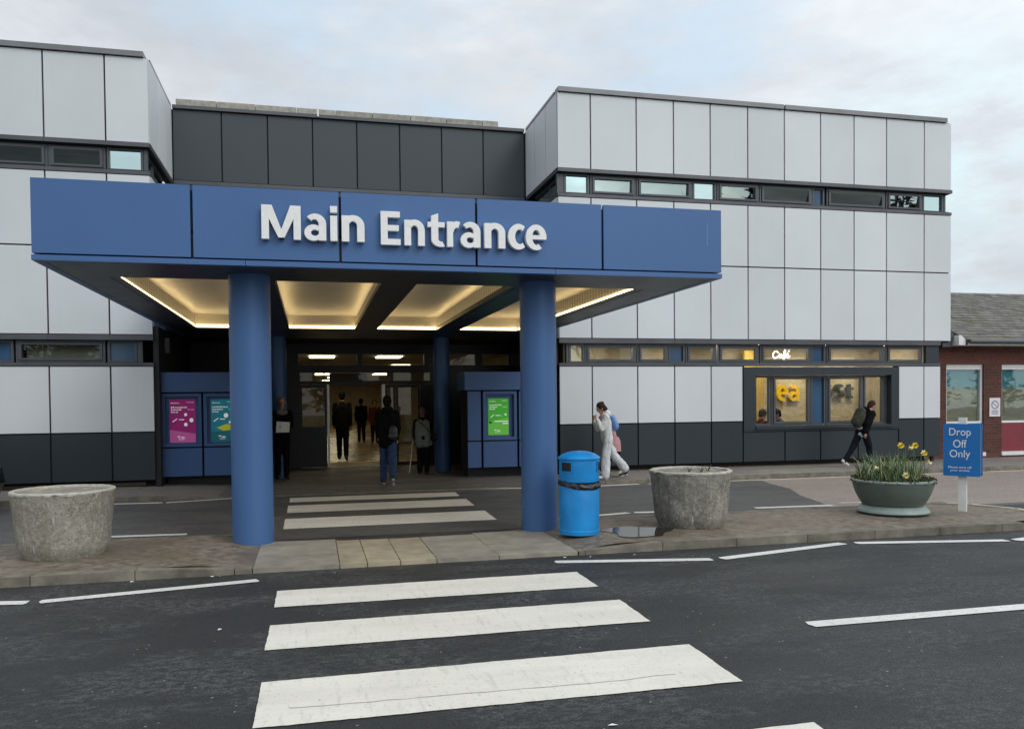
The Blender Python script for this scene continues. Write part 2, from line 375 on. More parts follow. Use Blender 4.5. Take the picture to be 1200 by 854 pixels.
# traffic island
def iz(x): 
    s = lambda a, b: min(1, max(0, (x-a)/(b-a)))
    k = s(-1.3, -.45)*(1-s(2.7, 3.4)); k = k*k*(3-2*k)
    return .088-.058*k
def isl_front(x): return 8.42
def isl_back(x):
    base = 10.2-.5*max(0, 1-((x-1.1)/1.75)**2)**.5 if -0.65 < x < 2.85 else 10.2
    if x > 8.6: base = min(base, 9.25+sqrt(max(0, 1-((x-8.6)/.95)**2))*.95)
    return base
b = MB(); xs = [-9+.1*i for i in range(186)]
front = [(x, max(8.42, 9.25-sqrt(max(0, 1-((x-8.75)/.8)**2))*.83) if x > 8.75 else 8.42) for x in xs]
for x0, x1 in zip(xs, xs[1:]):
    def ft(x): return 9.25-.83*sqrt(max(0, 1-((x-8.7)/.85)**2)) if x > 8.7 else 8.42
    nY = 6
    col = lambda x: [(x, ft(x)+(max(isl_back(x), ft(x)+.001)-ft(x))*j/nY, iz(x)+.012*sin(j/nY*pi)) for j in range(nY+1)]
    A = col(x0); B = col(min(x1, 9.54))
    mid = (x0+x1)/2
    if -.6 < mid < 2.8: continue
    for j in range(nY): b.quad(A[j], B[j], B[j+1], A[j+1])
bmesh.ops.remove_doubles(b.bm, verts=b.bm.verts, dist=.0005)
struct('traffic_island', b, ISL, smooth=True)
# sub base below paving joints
b = MB(); b.box(-.6, 2.8, 8.33, 9.65, -.02, .028); struct('paving_bed', b, ISL)
def slab(xa0, xa1, xb0, xb1, y0, y1, mat, m):
    g = .005; dz = random.uniform(-.003, .003)
    p = [(xa0+g, y0+g), (xa1-g, y0+g), (xb1-g, y1-g), (xb0+g, y1-g)]
    v = [m.bm.verts.new((x, y, iz(x)+dz+.012)) for x, y in p]; w = [m.bm.verts.new((x, y, -.02)) for x, y in p]
    m.mi = mat; m._f(v)
    for i in range(4): m._f([w[i], w[(i+1) % 4], v[(i+1) % 4], v[i]])
m = MB(); yb = lambda x: 10.2-.5*max(0, 1-((x-1.1)/1.75)**2)**.5
jt = [-.605, .25, .53, .87, 1.25, 1.92, 2.805]
splits = [(8.95,), (), (), (8.62,), (9.0,), (9.0,)]
for (a, c), sp, mt in zip(zip(jt, jt[1:]), splits, (0, 1, 1, 1, 0, 0)):
    ys = [8.30]+list(sp)+[9.74 if .2 < (a+c)/2 < 2 else 9.85]
    n = max(1, int((c-a)/.24)) if False else 1
    for y0, y1 in zip(ys, ys[1:]): slab(a, c, a, c, y0, y1, mt, m)
struct('crossing_paving', m, [SLAB, SLABB], bevel=.004)
# kerbs
m = MB(); x = -9.0
while x < 8.6:
    x1 = x+.914; x = max(x, 2.81) if x < 2.81 < x1 else x; xe = x1
    if x < -.605 < x1: x1 = -.605
    if not (-.61 < x < 2.80):
        p = [(x+.004, 8.29), (x1-.004, 8.29), (x1-.004, 8.425), (x+.004, 8.425)]
        za, zb = iz(x)+.006, iz(x1)+.006
        v = [m.bm.verts.new((*q, z)) for q, z in zip(p, (za, zb, zb, za))]; w = [m.bm.verts.new((*q, -.05)) for q in p]
        m._f(v)
        for i in range(4): m._f([w[i], w[(i+1) % 4], v[(i+1) % 4], v[i]])
    x = xe
for i in range(9):
    a0, a1 = -pi/2+i*pi/9, -pi/2+(i+1)*pi/9-.012
    f = lambda a, r: (8.7+cos(a)*(.85+r), 9.25+sin(a)*(.83 if sin(a) < 0 else .95)+sin(a)*r)
    m.prism([f(a0, 0), f(a1, 0), f(a1, .13), f(a0, .13)], -.05, .094)
x = -9.0
while x < 8.5:
    x1 = x+.914
    if x1 < -.5 or x > 2.7:
        m.prism([(x+.004, 10.19), (x1-.004, 10.19), (x1-.004, 10.32), (x+.004, 10.32)], -.05, .092)
    x = x1
for i in range(8):
    a0, a1 = pi*(1-i/8), pi*(1-(i+1)/8)
    f = lambda a, r: (1.1+cos(a)*(1.75+r), 10.2-(.5+r*.3)*sin(a)+r*.4)
    X0 = f(a0, 0)[0]; 
    m.prism([f(a0, 0), f(a1, 0), f(a1, .13), f(a0, .13)][::1], -.05, iz((f(a0, 0)[0]+f(a1, 0)[0])/2)+.012)
struct('island_kerb', m, KERB, bevel=.012)
# puddle beside the planter
m = MB(); pts = []
for i in range(40):
    a = 2*pi*i/40; k = 1+.16*sin(3*a+1)+.10*sin(5*a+.6)
    pts.append((3.80+cos(a)*.40*k, 9.02+sin(a)*.37*k))
m._f([m.bm.verts.new((x, y, .1045)) for x, y in pts]); struct('puddle', m, WATER)

# building-side pavement (kerb up on the right and left, flush in front of the doors)
def pz(x):
    s = lambda a, b: min(1, max(0, (x-a)/(b-a)))
    k = s(-3.2, -1.6)*(1-s(4.6, 5.9)); return .09-.075*k
m = MB(); xs = [-30+.5*i for i in range(150)]
for x0, x1 in zip(xs, xs[1:]):
    m.quad((x0, 15.12, pz(x0)), (x1, 15.12, pz(x1)), (x1, 24, pz(x1)), (x0, 24, pz(x0)))
bmesh.ops.remove_doubles(m.bm, verts=m.bm.verts, dist=.0005)
struct('pavement', m, PAVE, smooth=True)
m = MB(); x = -30
while x < 44:
    x1 = x+.914; p = [(x+.004, 14.98), (x1-.004, 14.98), (x1-.004, 15.13), (x+.004, 15.13)]
    v = [m.bm.verts.new((*q, z+.004)) for q, z in zip(p, (pz(x), pz(x1), pz(x1), pz(x)))]; w = [m.bm.verts.new((*q, -.05)) for q in p]
    m._f(v)
    for i in range(4): m._f([w[i], w[(i+1) % 4], v[(i+1) % 4], v[i]])
    x = x1
struct('pavement_kerb', m, KERB, bevel=.01)
sheet('plaza', [[(-2.9, 15.14), (5.15, 15.14), (5.15, 20.9), (-2.9, 20.9)]], .0215, PLAZA)

# ------------------------------------------------------------------ hospital building
HB = empty('hospital_building', (6, 20, 0), 'two-storey hospital building clad in silver panels with charcoal base, slit windows and dark recessed middle', 'building')
G = .016
def panels(m, joints, z0, z1, y=D, t=.04):
    for a, c in zip(joints, joints[1:]): m.box(a+G, c-G, y, y+t, z0, z1)
def panels_x(m, x, ys, z0, z1, sgn):     # side face at x looking along sgn
    for a, c in zip(ys, ys[1:]): m.box(min(x, x-sgn*.04), max(x, x-sgn*.04), a+G, c-G, z0, z1)
JR = [5.24, 6.0, 7.07, 7.96, 8.86, 9.80, 10.74, 11.69, 12.59, 13.48, 14.54, 15.32]
JRl = [5.24, 6.0, 7.07, 7.96, 8.86, 9.66]
JL = [-10.2, -9.11, -8.04, -6.97, -5.90, -4.83, -3.76, -2.98]
RET = [D+.045, 17.6, 18.5, 19.33]
for nm, z0, z1 in (('upper_cladding', 6.725, 8.33), ('middle_cladding', 4.715, 6.09), ('first_floor_cladding', 3.045, 4.685)):
    m = MB(); panels(m, JR, z0, z1); panels_x(m, 5.24, RET, z0, z1, -1); panels_x(m, 15.32, [D+.045, 18, 19.4, 20.8, 22.2, 23.6, 25], z0, z1, 1)
    m.build(nm, SILVER, HB, bevel=.005)
    m = MB(); panels(m, JL, z0, z1); panels_x(m, -2.98, RET, z0, z1, 1); m.build(nm, SILVER, HB, bevel=.005)
for jj in (JRl, [13.82, 14.54, 15.02]): m = MB(); panels(m, jj, 1.165, 2.415); m.build('ground_floor_cladding', SILVER, HB, bevel=.005)
m = MB(); panels(m, JL, 1.165, 2.415); m.build('ground_floor_cladding', SILVER, HB, bevel=.005)
m = MB(); panels(m, JRl, .225, 1.135); panels(m, [13.82, 14.54, 15.02], .225, 1.135); panels(m, [9.66, 10.74, 11.68, 12.7, 13.82], .225, .90)
m.build('plinth_cladding', CHAR, HB, bevel=.005)
m = MB(); panels(m, JL, .225, 1.135); m.build('plinth_cladding', CHAR, HB, bevel=.005)
# dark lining behind the joints, core walls and roofs
def one(name, mat, *boxes, bevel=0, parent=None):
    m = MB()
    for q in boxes: m.box(*q)
    return m.build(name, mat, parent or HB, bevel=bevel)
for x0, x1 in ((5.28, 15.28), (-10.2, -3.02)):
    one('backing_wall', BLACK, (x0, x1, D+.046, D+.16, 6.62, 8.36)); one('backing_wall', BLACK, (x0, x1, D+.046, D+.16, 3.0, 6.2))
for q in ((-10.2, -3.02, .22, 2.5), (5.28, 9.72, .22, 2.5), (13.78, 14.98, .22, 2.5), (9.72, 13.78, .22, .98)): one('backing_wall', BLACK, (q[0], q[1], D+.046, D+.16, q[2], q[3]))
for q in ((5.285, 5.4, 3.0, 6.17), (5.285, 5.4, 6.63, 8.36), (-3.14, -3.025, 3.0, 6.17), (-3.14, -3.025, 6.63, 8.36), (15.15, 15.27, 3.0, 8.36), (14.9, 14.98, 0, 3.0)): one('return_wall', BLACK, (q[0], q[1], D+.17, 25, q[2], q[3]))
for q in ((-10.2, -3.0), (5.3, 15.0)): one('base_plinth', DARK, (q[0], q[1], D+.30, D+.4, 0, .22))
for q in ((5.30, 15.26, D+.17, 25, 8.30, 8.40), (-10.2, -3.03, D+.17, 25, 8.30, 8.40), (-2.98, 5.24, 19.5, 25, 8.30, 8.38)): one('roof', COPING, q)
m = MB(); m.box(5.3, 15.2, 24.9, 25, 0, 8.3); m.build('rear_wall', CHAR, HB)
m = MB(); m.box(5.26, 10.70, D-.05, D+.22, 8.345, 8.445); m.box(10.74, 15.16, D-.05, D+.22, 8.345, 8.445); m.box(5.235, 5.42, D+.225, 19.3, 8.345, 8.41)
m.build('coping', COPING, HB, bevel=.012)
m = MB(); m.box(-10.2, -3.06, D-.05, D+.22, 8.345, 8.445); m.box(-3.2, -2.985, D+.225, 19.3, 8.345, 8.40); m.build('coping', COPING, HB, bevel=.012)
# flashings over and under the window bands
def flash(cuts, z0, z1, y0, extra=None):
    m = MB()
    for a, c in zip(cuts, cuts[1:]): m.box(a+.003, c-.003, y0, D+.2, z0, z1)
    if extra: m.box(*extra)
    m.build('flashing', FLASH, HB, bevel=.006)
cutsR = [5.24, 7.96, 10.74, 13.48, 15.32]; cut2 = [5.24, 7.96, 10.74, 13.48, 15.01]; cutL = [-10.2, -7.5, -4.83, -2.98]
flash(cutsR, 6.635, 6.712, D-.035, (5.238, 5.30, D+.205, 19.3, 6.635, 6.712)); flash(cutsR, 6.105, 6.175, D-.01, (5.25, 5.30, D+.205, 19.3, 6.105, 6.175))
flash(cut2, 2.93, 3.03, D-.02); flash(cut2, 2.43, 2.492, D-.012)
flash(cutL, 6.635, 6.712, D-.035, (-3.04, -2.978, D+.205, 19.3, 6.635, 6.712)); flash(cutL, 6.105, 6.175, D-.01, (-3.04, -2.99, D+.205, 19.3, 6.105, 6.175))
flash(cutL, 2.93, 3.03, D-.02); flash(cutL, 2.43, 2.492, D-.012)
def window(x0, x1, z0, z1, pane, sash=True, name='window', y=D+.10, tilt=0):
    """fixed outer frame and, where it opens, an inner sash; the pane is a sub-part"""
    f = .045; m = MB()
    m.box(x0, x0+f, y, y+.08, z0, z1); m.box(x1-f, x1, y, y+.08, z0, z1)
    m.box(x0+f, x1-f, y, y+.08, z0, z0+f); m.box(x0+f, x1-f, y, y+.08, z1-f, z1)
    i = f
    if sash:
        g = .05; a, c, e, h = x0+f+.004, x1-f-.004, z0+f+.004, z1-f-.004; ys = y-.025
        m.box(a, a+g, ys, ys+.07, e, h); m.box(c-g, c, ys, ys+.07, e, h); m.box(a+g, c-g, ys, ys+.07, e, e+g*.8); m.box(a+g, c-g, ys, ys+.07, h-g*.8, h); i = f+g
    w = m.build(name, FRAME, HB, bevel=.005)
    yy = y+.05
    ii = i-.006
    MB().quad((x0+ii, yy, z0+ii*.85), (x1-ii, yy, z0+ii*.85), (x1-ii, yy+tilt, z1-ii*.85), (x0+ii, yy+tilt, z1-ii*.85)).build('pane', pane, w)
    return w
ZU = (6.18, 6.63); ZL = (2.496, 2.925)
edgesU = [(5.42, 6.00, 'f'), (6.02, 7.09, 's'), (7.11, 8.46, 's'), (8.47, 9.06, 'f'), (9.08, 10.14, 's'), (10.16, 11.53, 's'), (11.54, 11.86, 'b'), (11.92, 13.52, 's'), (13.55, 14.57, 's'), (14.58, 15.18, 'f')]
for k, (a, c, ty) in enumerate(edgesU):
    window(a, c, *ZU, {'f': GL_FIX, 's': GL_UP, 'b': GL_BLUE}[ty], ty == 's', tilt={5: -.085, 7: -.085, 8: -.04, 1: -.01, 2: -.015, 4: -.03}.get(k, 0))
window(5.0, 5.01, 0, .1, GL_UP, False) if False else None
edgesL = [(5.50, 5.86, 't'), (5.87, 7.08, 's'), (7.10, 7.85, 's'), (7.86, 8.26, 'b'), (8.28, 9.04, 's'), (9.08, 10.12, 's'), (10.16, 11.49, 's'), (11.50, 11.88, 'b'), (11.92, 13.48, 's'), (13.54, 14.58, 's')]
for a, c, ty in edgesL: window(a, c, *ZL, {'t': GL_TEAL, 's': GL_LOW, 'b': GL_BLUE}[ty], ty == 's')
for a, c, ty in ((-10.1, -8.3, 's'), (-8.25, -7.0, 's'), (-6.9, -5.85, 's'), (-5.83, -4.80, 's'), (-4.79, -3.79, 's'), (-3.77, -3.12, 'f')):
    window(a, c, *ZU, GL_FIX if ty == 'f' else GL_UP, ty == 's', tilt=-.07 if ty == 's' else 0)
for a, c, ty in ((-10.1, -8.3, 's'), (-8.25, -7.0, 's'), (-6.9, -6.0, 's'), (-5.98, -5.46, 'b'), (-5.42, -3.87, 's'), (-3.83, -3.3, 'b')):
    window(a, c, *ZL, GL_BLUE if ty == 'b' else GL_LOW, ty == 's')
m = MB(); m.box(14.62, 14.99, D+.03, D+.12, 2.496, 2.925); m.build('blank_panel', CHAR, HB, bevel=.004)
for q in ((5.26, 5.41, 6.18, 6.63), (15.19, 15.24, 6.18, 6.63), (-3.11, -3.04, 6.18, 6.63), (-3.29, -3.2, 2.496, 2.925), (5.44, 5.49, 2.496, 2.925)): one('corner_mullion', FRAME, (q[0], q[1], D+.1, D+.2, q[2], q[3]), bevel=.006)
# windows round the corners
for x, sg in ((5.36, -1), (-3.10, 1)):
    m = MB()
    for a, c in ((D+.22, 17.7), (17.7, 18.9)):
        m.box(min(x, x-sg*.06), max(x, x-sg*.06), a, a+.06, 6.18, 6.63); m.box(min(x, x-sg*.06), max(x, x-sg*.06), a+.06, c, 6.18, 6.25); m.box(min(x, x-sg*.06), max(x, x-sg*.06), a+.06, c, 6.56, 6.63)
    w = m.build('side_window', FRAME, HB, bevel=.005); xx = x-sg*.03
    MB().quad((xx, D+.27, 6.24), (xx, 18.9, 6.24), (xx, 18.9, 6.57), (xx, D+.27, 6.57)).build('pane', GL_UP, w)
# cafe window with its projecting surround
m = MB(); yS = D-.03
m.box(9.665, 9.97, yS, D+.16, .965, 2.40); m.box(13.60, 13.815, yS, D+.16, .965, 2.40)
m.box(9.972, 11.72, yS, D+.16, 2.215, 2.40); m.box(11.726, 13.598, yS, D+.16, 2.215, 2.40)
m.box(9.972, 13.598, yS-.03, D+.16, .965, 1.035); m.box(9.665, 13.815, yS+.006, D+.1, .915, .96)
m.build('window_surround', CHAR, HB, bevel=.006)
for a, c, gl, sash in ((9.975, 10.44, GL_LOW, False), (10.46, 11.50, GL_LOW, True), (11.51, 11.90, GL_BLUE, False), (11.92, 12.93, GL_LOW, True), (12.95, 13.50, GL_LOW, False)):
    window(a, c, 1.04, 2.21, gl, sash, y=D+.12)
m = MB(); m.box(13.503, 13.597, D+.12, D+.2, 1.04, 2.21); m.build('mullion', FRAME, HB, bevel=.005)
# cafe room behind
for q in ((5.45, 14.9, 18.9, 19.0), (14.8, 14.88, D+.2, 18.9), (5.42, 5.5, D+.25, 18.9)): one('interior_wall', WALLIN, (*q, .02, 3.1))
t = new('cafe_feature_wall'); v = t.pos()
c = t.mix(t.ramp(t.noise(t.pos((2, 1, 5)), 2.0, 6, .7), .4, .6), (.50, .42, .22), (.62, .56, .42))
c = t.mix(t.math('MULTIPLY', t.ramp(t.noise(t.pos((1.2, 1, 9)), 3.0, 5, .7), .54, .64), .5), c, (.25, .15, .06))
t.done(t.bsdf(c, .7)); FEAT = MATS['cafe_feature_wall']
one('feature_wall', FEAT, (11.15, 12.72, 18.84, 18.89, .3, 2.75)); one('feature_wall', FEAT, (13.1, 14.2, 18.84, 18.89, .3, 2.75))
m = MB(); m.box(10.75, 11.06, 18.5, 18.6, .3, 2.9); m.box(11.08, 11.3, 18.5, 18.6, .3, 2.9); m.build('curtain', plain('yellow_curtain', (.55, .38, .10), .8, 0, .25, 8, stretch=(6, 6, .2)), HB)
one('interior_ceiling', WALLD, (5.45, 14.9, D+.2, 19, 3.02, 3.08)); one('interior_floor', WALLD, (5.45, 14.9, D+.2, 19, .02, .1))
for x in (6.4, 8.6, 10.6, 12.3, 13.9):
    m = MB(); m.box(x-.3, x+.3, 17.6, 18.2, 2.985, 3.015); m.build('ceiling_light', CAFEL, HB)
YL = plain('yellow_wall_letter', (.90, .58, .02), .4, 0, .05, 9); OL = plain('olive_wall_letter', (.035, .04, .015), .5, 0, .1, 9)
# illuminated script word in the clerestory window
S = [[(7, 9.5), (5.5, 11.5), (3, 11), (1, 8), (1, 4.5), (2.5, 2.5), (5, 3), (7, 5)], [(11, 7), (9, 8), (7.8, 6), (8, 4), (9.5, 3.3), (11, 5), (11.3, 7.5), (11.3, 4), (12.3, 3.3), (15, 8), (16.5, 12), (15.5, 13), (14.7, 11), (14.5, 6), (14.3, .5), (13.3, 0), (13.6, 2), (16, 4.5), (19, 6), (19.5, 8), (18, 8.5), (17, 6.5), (17.5, 4), (19.5, 3.3), (21.5, 5.2)], [(19.6, 10.6), (21, 12.2)]]
m = MB()
for st in S: m.tube([(10.55+x*.0215, D+.22, 2.575+z*.0185) for x, z in st], .014, 6)
m.build('cafe_sign', NEON, HB, smooth=True)
# upper rooms: dim boxes behind the glass
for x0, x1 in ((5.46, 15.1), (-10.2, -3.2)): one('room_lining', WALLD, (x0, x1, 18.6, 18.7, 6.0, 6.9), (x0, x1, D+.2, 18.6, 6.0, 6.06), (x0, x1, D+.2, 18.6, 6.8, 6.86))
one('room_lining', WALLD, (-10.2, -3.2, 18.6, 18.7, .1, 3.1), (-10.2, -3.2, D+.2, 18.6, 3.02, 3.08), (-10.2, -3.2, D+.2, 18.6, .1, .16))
m = MB(); m.box(-5.3, -4.0, D+.32, D+.36, 2.5, 2.9); m.build('window_blind', plain('grey_green_blind', (.22, .24, .17), .7, 0, .15, 6, stretch=(1, 1, 8)), HB)
# central block: dark panels, flashing and concrete parapet
JC = [-2.97, -1.92, -.91, .10, 1.12, 2.13, 3.145, 4.17, 5.22]
m = MB(); panels(m, JC, 4.6, 6.62, 19.35); m.build('recessed_cladding', CHAR2, HB, bevel=.005)
m = MB(); panels(m, JC, 6.735, 8.30, 19.35); m.build('recessed_cladding', CHAR2, HB, bevel=.005)
m = MB(); m.box(-3.0, 5.26, 19.40, 19.5, 3.5, 8.32); m.build('backing_wall', BLACK, HB)
one('coping', FLASH, (-2.96, 5.2, 19.28, 19.48, 8.315, 8.39), bevel=.01); one('flashing', FLASH, (-2.96, 5.2, 19.33, 19.38, 6.635, 6.72), bevel=.01)
m = MB(); x = -2.92
while x < 4.5:
    L = random.uniform(.85, .95); m.box(x+.006, min(x+L, 4.6)-.006, 19.52, 19.9, 8.39, 8.60+random.uniform(-.008, .008)); x += L
m.build('parapet', CONC_COP, HB, bevel=.015)
m = MB(); m.box(.21, .25, 19.24, 19.27, 8.33, 8.52); m.build('coping_clip', WHITE, HB)
# entrance recess: dark walls, soffit and glazed door screen
YD = 21.0
one('recess_wall', DARK, (-3.0, -2.9, D+.06, YD, .0, 3.2)); one('recess_wall', DARK, (5.2, 5.28, D+.2, YD, .0, 3.2)); one('recess_ceiling', DARK, (-2.9, 5.2, 17.55, YD+.3, 3.19, 3.3))
m = MB(); BK = plain('black_door_frame', (.012, .013, .016), .4, .2, .15, 5)
def fr(x0, x1, z0, z1, y0=YD, y1=YD+.1): m.box(x0, x1, y0, y1, z0, z1)
fr(-2.9, 5.2, 2.93, 3.19); fr(-2.9, -.36, .02, 2.93); fr(-.36, 5.2, 2.45, 2.64); 
for x0, x1 in ((-.36, -.33), (1.14, 1.27), (2.88, 3.56), (4.25, 4.43), (5.17, 5.2)): fr(x0, x1, 2.64, 2.93)
fr(3.06, 5.2, .02, 2.45); fr(-.36, -.3, .02, 2.45, YD+.002, YD+.09); fr(-.3, 3.06, 2.15, 2.235); 
for x0, x1 in ((.29, .32), (2.0, 2.07), (3.03, 3.06)): fr(x0, x1, 2.235, 2.45)
m.build('door_screen', BK, HB)
for x0, x1, z0, z1 in ((-.33, 1.14, 2.64, 2.93), (1.27, 2.88, 2.64, 2.93), (3.56, 4.25, 2.64, 2.93), (4.43, 5.17, 2.64, 2.93), (-.3, .29, 2.235, 2.45), (.32, 2.0, 2.235, 2.45), (2.07, 3.03, 2.235, 2.45)):
    MB().quad((x0, YD+.05, z0), (x1, YD+.05, z0), (x1, YD+.05, z1), (x0, YD+.05, z1)).build('transom_pane', GL_DOOR, HB)
def leaf(x0, x1, zsolid, y, mt=BK, lab=None):
    m = MB(); f = .05
    m.box(x0, x0+f, y, y+.05, .03, 2.14); m.box(x1-f, x1, y, y+.05, .03, 2.14); m.box(x0+f, x1-f, y, y+.05, 2.06, 2.14); m.box(x0+f, x1-f, y, y+.05, .03, zsolid)
    d = m.build('door', mt, HB, bevel=.006)
    MB().quad((x0+f, y+.025, zsolid), (x1-f, y+.025, zsolid), (x1-f, y+.025, 2.06), (x0+f, y+.025, 2.06)).build('pane', GL_DOOR, d); return d
leaf(-.30, .36, 1.07, YD+.02); leaf(1.86, 2.12, .12, YD+.06); leaf(2.14, 2.76, .12, YD+.02)
m = MB(); m.box(2.77, 3.05, YD, YD+.1, .03, 2.14); m.build('door_post', BK, HB)
m = MB(); m.box(.375, .43, YD-.01, YD+.06, .03, 2.14); m.box(1.765, 1.85, YD-.01, YD+.06, .03, 2.14); m.box(.36, 2.1, YD+.0, YD+.12, .022, .035); m.build('door_jamb', STEEL, HB, bevel=.004)
t = new('notice_paper'); t.done(t.bsdf(t.mix(t.ramp(t.noise(t.pos((1, 1, 2.2)), 3.5, 5, .65), .42, .62), (.20, .22, .17), (.45, .47, .42)), .5)); NOTICE = MATS['notice_paper']
# lobby
m = MB(); m.box(-2.6, 5.6, YD+.1, 60, -.05, .02); m.build('lobby_floor', FLOORIN, HB)
m = MB(); m.box(.2, 2.2, YD+.15, 22.6, .0205, .026); m.build('entrance_mat', MATIN, HB)
m = MB(); m.box(.3, 2.2, 24.6, 24.66, .0205, .028); m.build('threshold_strip', STEEL, HB)
for q in ((-2.6, -2.5, YD+.1, 60), (5.3, 5.4, YD+.1, 60), (-2.6, 5.6, 59.9, 60), (-2.5, .1, 27, 27.2), (3.0, 5.3, 33, 33.2)): one('lobby_wall', WALLIN, (*q, .02, 3.0))
m = MB(); m.box(-2.6, 5.6, YD+.1, 60, 2.96, 3.02); m.build('lobby_ceiling', WALLIN, HB)
for x, y, w, d in ((.28, 22.7, .34, .45), (2.12, 22.7, .34, .45), (.35, 37, .45, .8), (3.2, 37, .45, .8), (.9, 29, .3, .5), (1.0, 48, .4, .9), (3.0, 28, .3, .4), (1.2, 42, .4, .9), (2.2, 54, .5, .9)):
    m = MB(); m.box(x-w, x+w, y-d, y+d, 2.93, 2.955); m.build('ceiling_light', LOBBYL, HB)
m = MB(); m.box(.55, 1.75, 26.5, 26.6, 2.2, 2.62); m.build('hanging_sign', BK, HB)
m = MB(); m.box(-1.6, .0, 30, 31.2, .02, 1.1); m.box(-1.7, .05, 29.95, 31.25, 1.1, 1.14); m.build('reception_desk', plain('brown_desk', (.10, .055, .03), .5, 0, .2, 4), HB)

# ------------------------------------------------------------------ canopy
CA = empty('entrance_canopy', (1.1, 14, 0), 'large blue flat canopy on round blue columns with white lettering over the hospital entrance', 'canopy')
YF = 9.1; CX0, CX1 = -2.77, 4.97
fj = [-2.77, -1.222, .33, 1.872, 3.412, 4.97]
for a, c in zip(fj, fj[1:]):
    m = MB(); m.box(a+(.0 if a < -2.7 else .014), c-(0 if c > 4.9 else .014), YF, YF+.05, 3.256, 4.02); m.build('fascia_panel', BLUE, CA, bevel=.008, seg=2)
ys = [YF+.055, 11.1, 13.1, 15.1, 17.1, 19.2]
for x in (CX0, CX1-.05):
    m = MB()
    for a, c in zip(ys, ys[1:]): m.box(x, x+.05, a+.01, c-.01, 3.256, 4.02)
    m.build('side_fascia', BLUE, CA, bevel=.008)
m = MB(); m.box(CX0+.06, CX1-.06, YF+.055, 19.2, 3.545, 3.98); m.build('roof_deck', BLACK, CA)
m = MB()
for a, c in zip([CX0-.005, -.68, 2.82, CX1+.008], [-.68, 2.82, CX1+.008, 0]):
    if c: m.box(a+.003, c-.003, YF-.012, YF+.09, 3.18, 3.236)
for x in (CX0-.005, CX1-.082): m.box(x, x+.09, YF+.095, 19.2, 3.18, 3.236)
m.build('edge_trim', BLUE, CA, bevel=.006)
bays = [(-2.28, -.85), (-.5, .95), (1.25, 2.65), (2.98, 4.42)]; YB0, YB1 = 10.2, 17.0
m = MB(); m.box(CX0+.09, CX1-.09, YF+.095, YB0, 3.184, 3.53)
xs = [CX0+.09]+[q for b_ in bays for q in b_]+[CX1-.09]
for i in range(0, len(xs), 2): m.box(xs[i], xs[i+1], YB0, YB1, 3.184, 3.53)
m.box(CX0+.09, CX1-.09, YB1, 19.2, 3.184, 3.53); m.build('soffit', SOFFIT, CA, bevel=.006)
m = MB(); m.box(CX0+.09, CX1-.09, YF+.6, YF+.606, 3.1795, 3.1835); 
for b0, b1 in bays:
    m = MB(); m.box(b0+.002, b1-.002, YB0+.002, YB1-.002, 3.48, 3.51)
    for q in ((b0+.002, b0+.02, YB0+.02, YB1-.02), (b1-.02, b1-.002, YB0+.02, YB1-.02), (b0+.002, b1-.002, YB1-.02, YB1-.002), (b0+.002, b1-.002, YB0+.002, YB0+.02)): m.box(*q, 3.27, 3.48)
    cp = m.build('coffer', COFFER, CA)
    m = MB(); L = .075
    m.box(b0+.002, b0+L, YB0+.02, YB1-L, 3.19, 3.212); m.box(b1-L, b1-.002, YB0+.02, YB1-L, 3.19, 3.212); m.box(b0+.002, b1-.002, YB1-L, YB1-.002, 3.19, 3.212)
    for side, xx in ((0, b0+L-.012), (1, b1-L)):
        if not ((side == 0 and b0 < -2) or (side == 1 and b1 > 4)): m.box(xx, xx+.012, YB0+.02, YB1-L, 3.2125, 3.262)
    m.build('light_ledge', SOFFIT, cp)
    m = MB(); w = .035
    m.box(b0+.004, b0+.004+w, YB0+.1, YB1-.1, 3.214, 3.250); m.box(b1-.004-w, b1-.004, YB0+.1, YB1-.1, 3.214, 3.250); m.box(b0+.05, b1-.05, YB1-.004-w, YB1-.004, 3.214, 3.262)
    m.build('strip_light', LED, cp)
for x, y, r in ((-.70, 9.87, .236), (2.825, 9.89, .232), (-.75, 18.8, .19), (2.99, 18.8, .19)):
    m = MB(); m.lathe([(r, -.03), (r, 3.185)], (x, y, .0), 64); m.build('column', BLUE, CA, smooth=True)
# the words
LT = [('M', -.503, -.092, 3.475, 3.84), ('a', -.055, .178, 3.470, 3.765), ('i', .222, .298, 3.475, 3.855), ('n', .345, .592, 3.475, 3.765), ('E', .772, .990, 3.455, 3.825), ('n', 1.034, 1.262, 3.455, 3.745), ('t', 1.297, 1.490, 3.450, 3.825), ('r', 1.518, 1.668, 3.455, 3.745), ('a', 1.672, 1.902, 3.450, 3.745), ('n', 1.950, 2.195, 3.455, 3.745), ('c', 2.230, 2.428, 3.450, 3.745), ('e', 2.440, 2.690, 3.450, 3.745)]
def bar(*p): return [list(p)]
def rect(x0, x1, z0, z1): return [[(x0, z0), (x1, z0), (x1, z1), (x0, z1)]]
def ring(co, ro, ci, ri, a0, a1, n=18):
    o = []
    for i in range(n):
        p, q = R(a0+(a1-a0)*i/n), R(a0+(a1-a0)*(i+1)/n); E = lambda c, r, a: (c[0]+r[0]*cos(a), c[1]+r[1]*sin(a))
        o.append([E(co, ro, p), E(co, ro, q), E(ci, ri, q), E(ci, ri, p)])
    return [o]
ST = .27
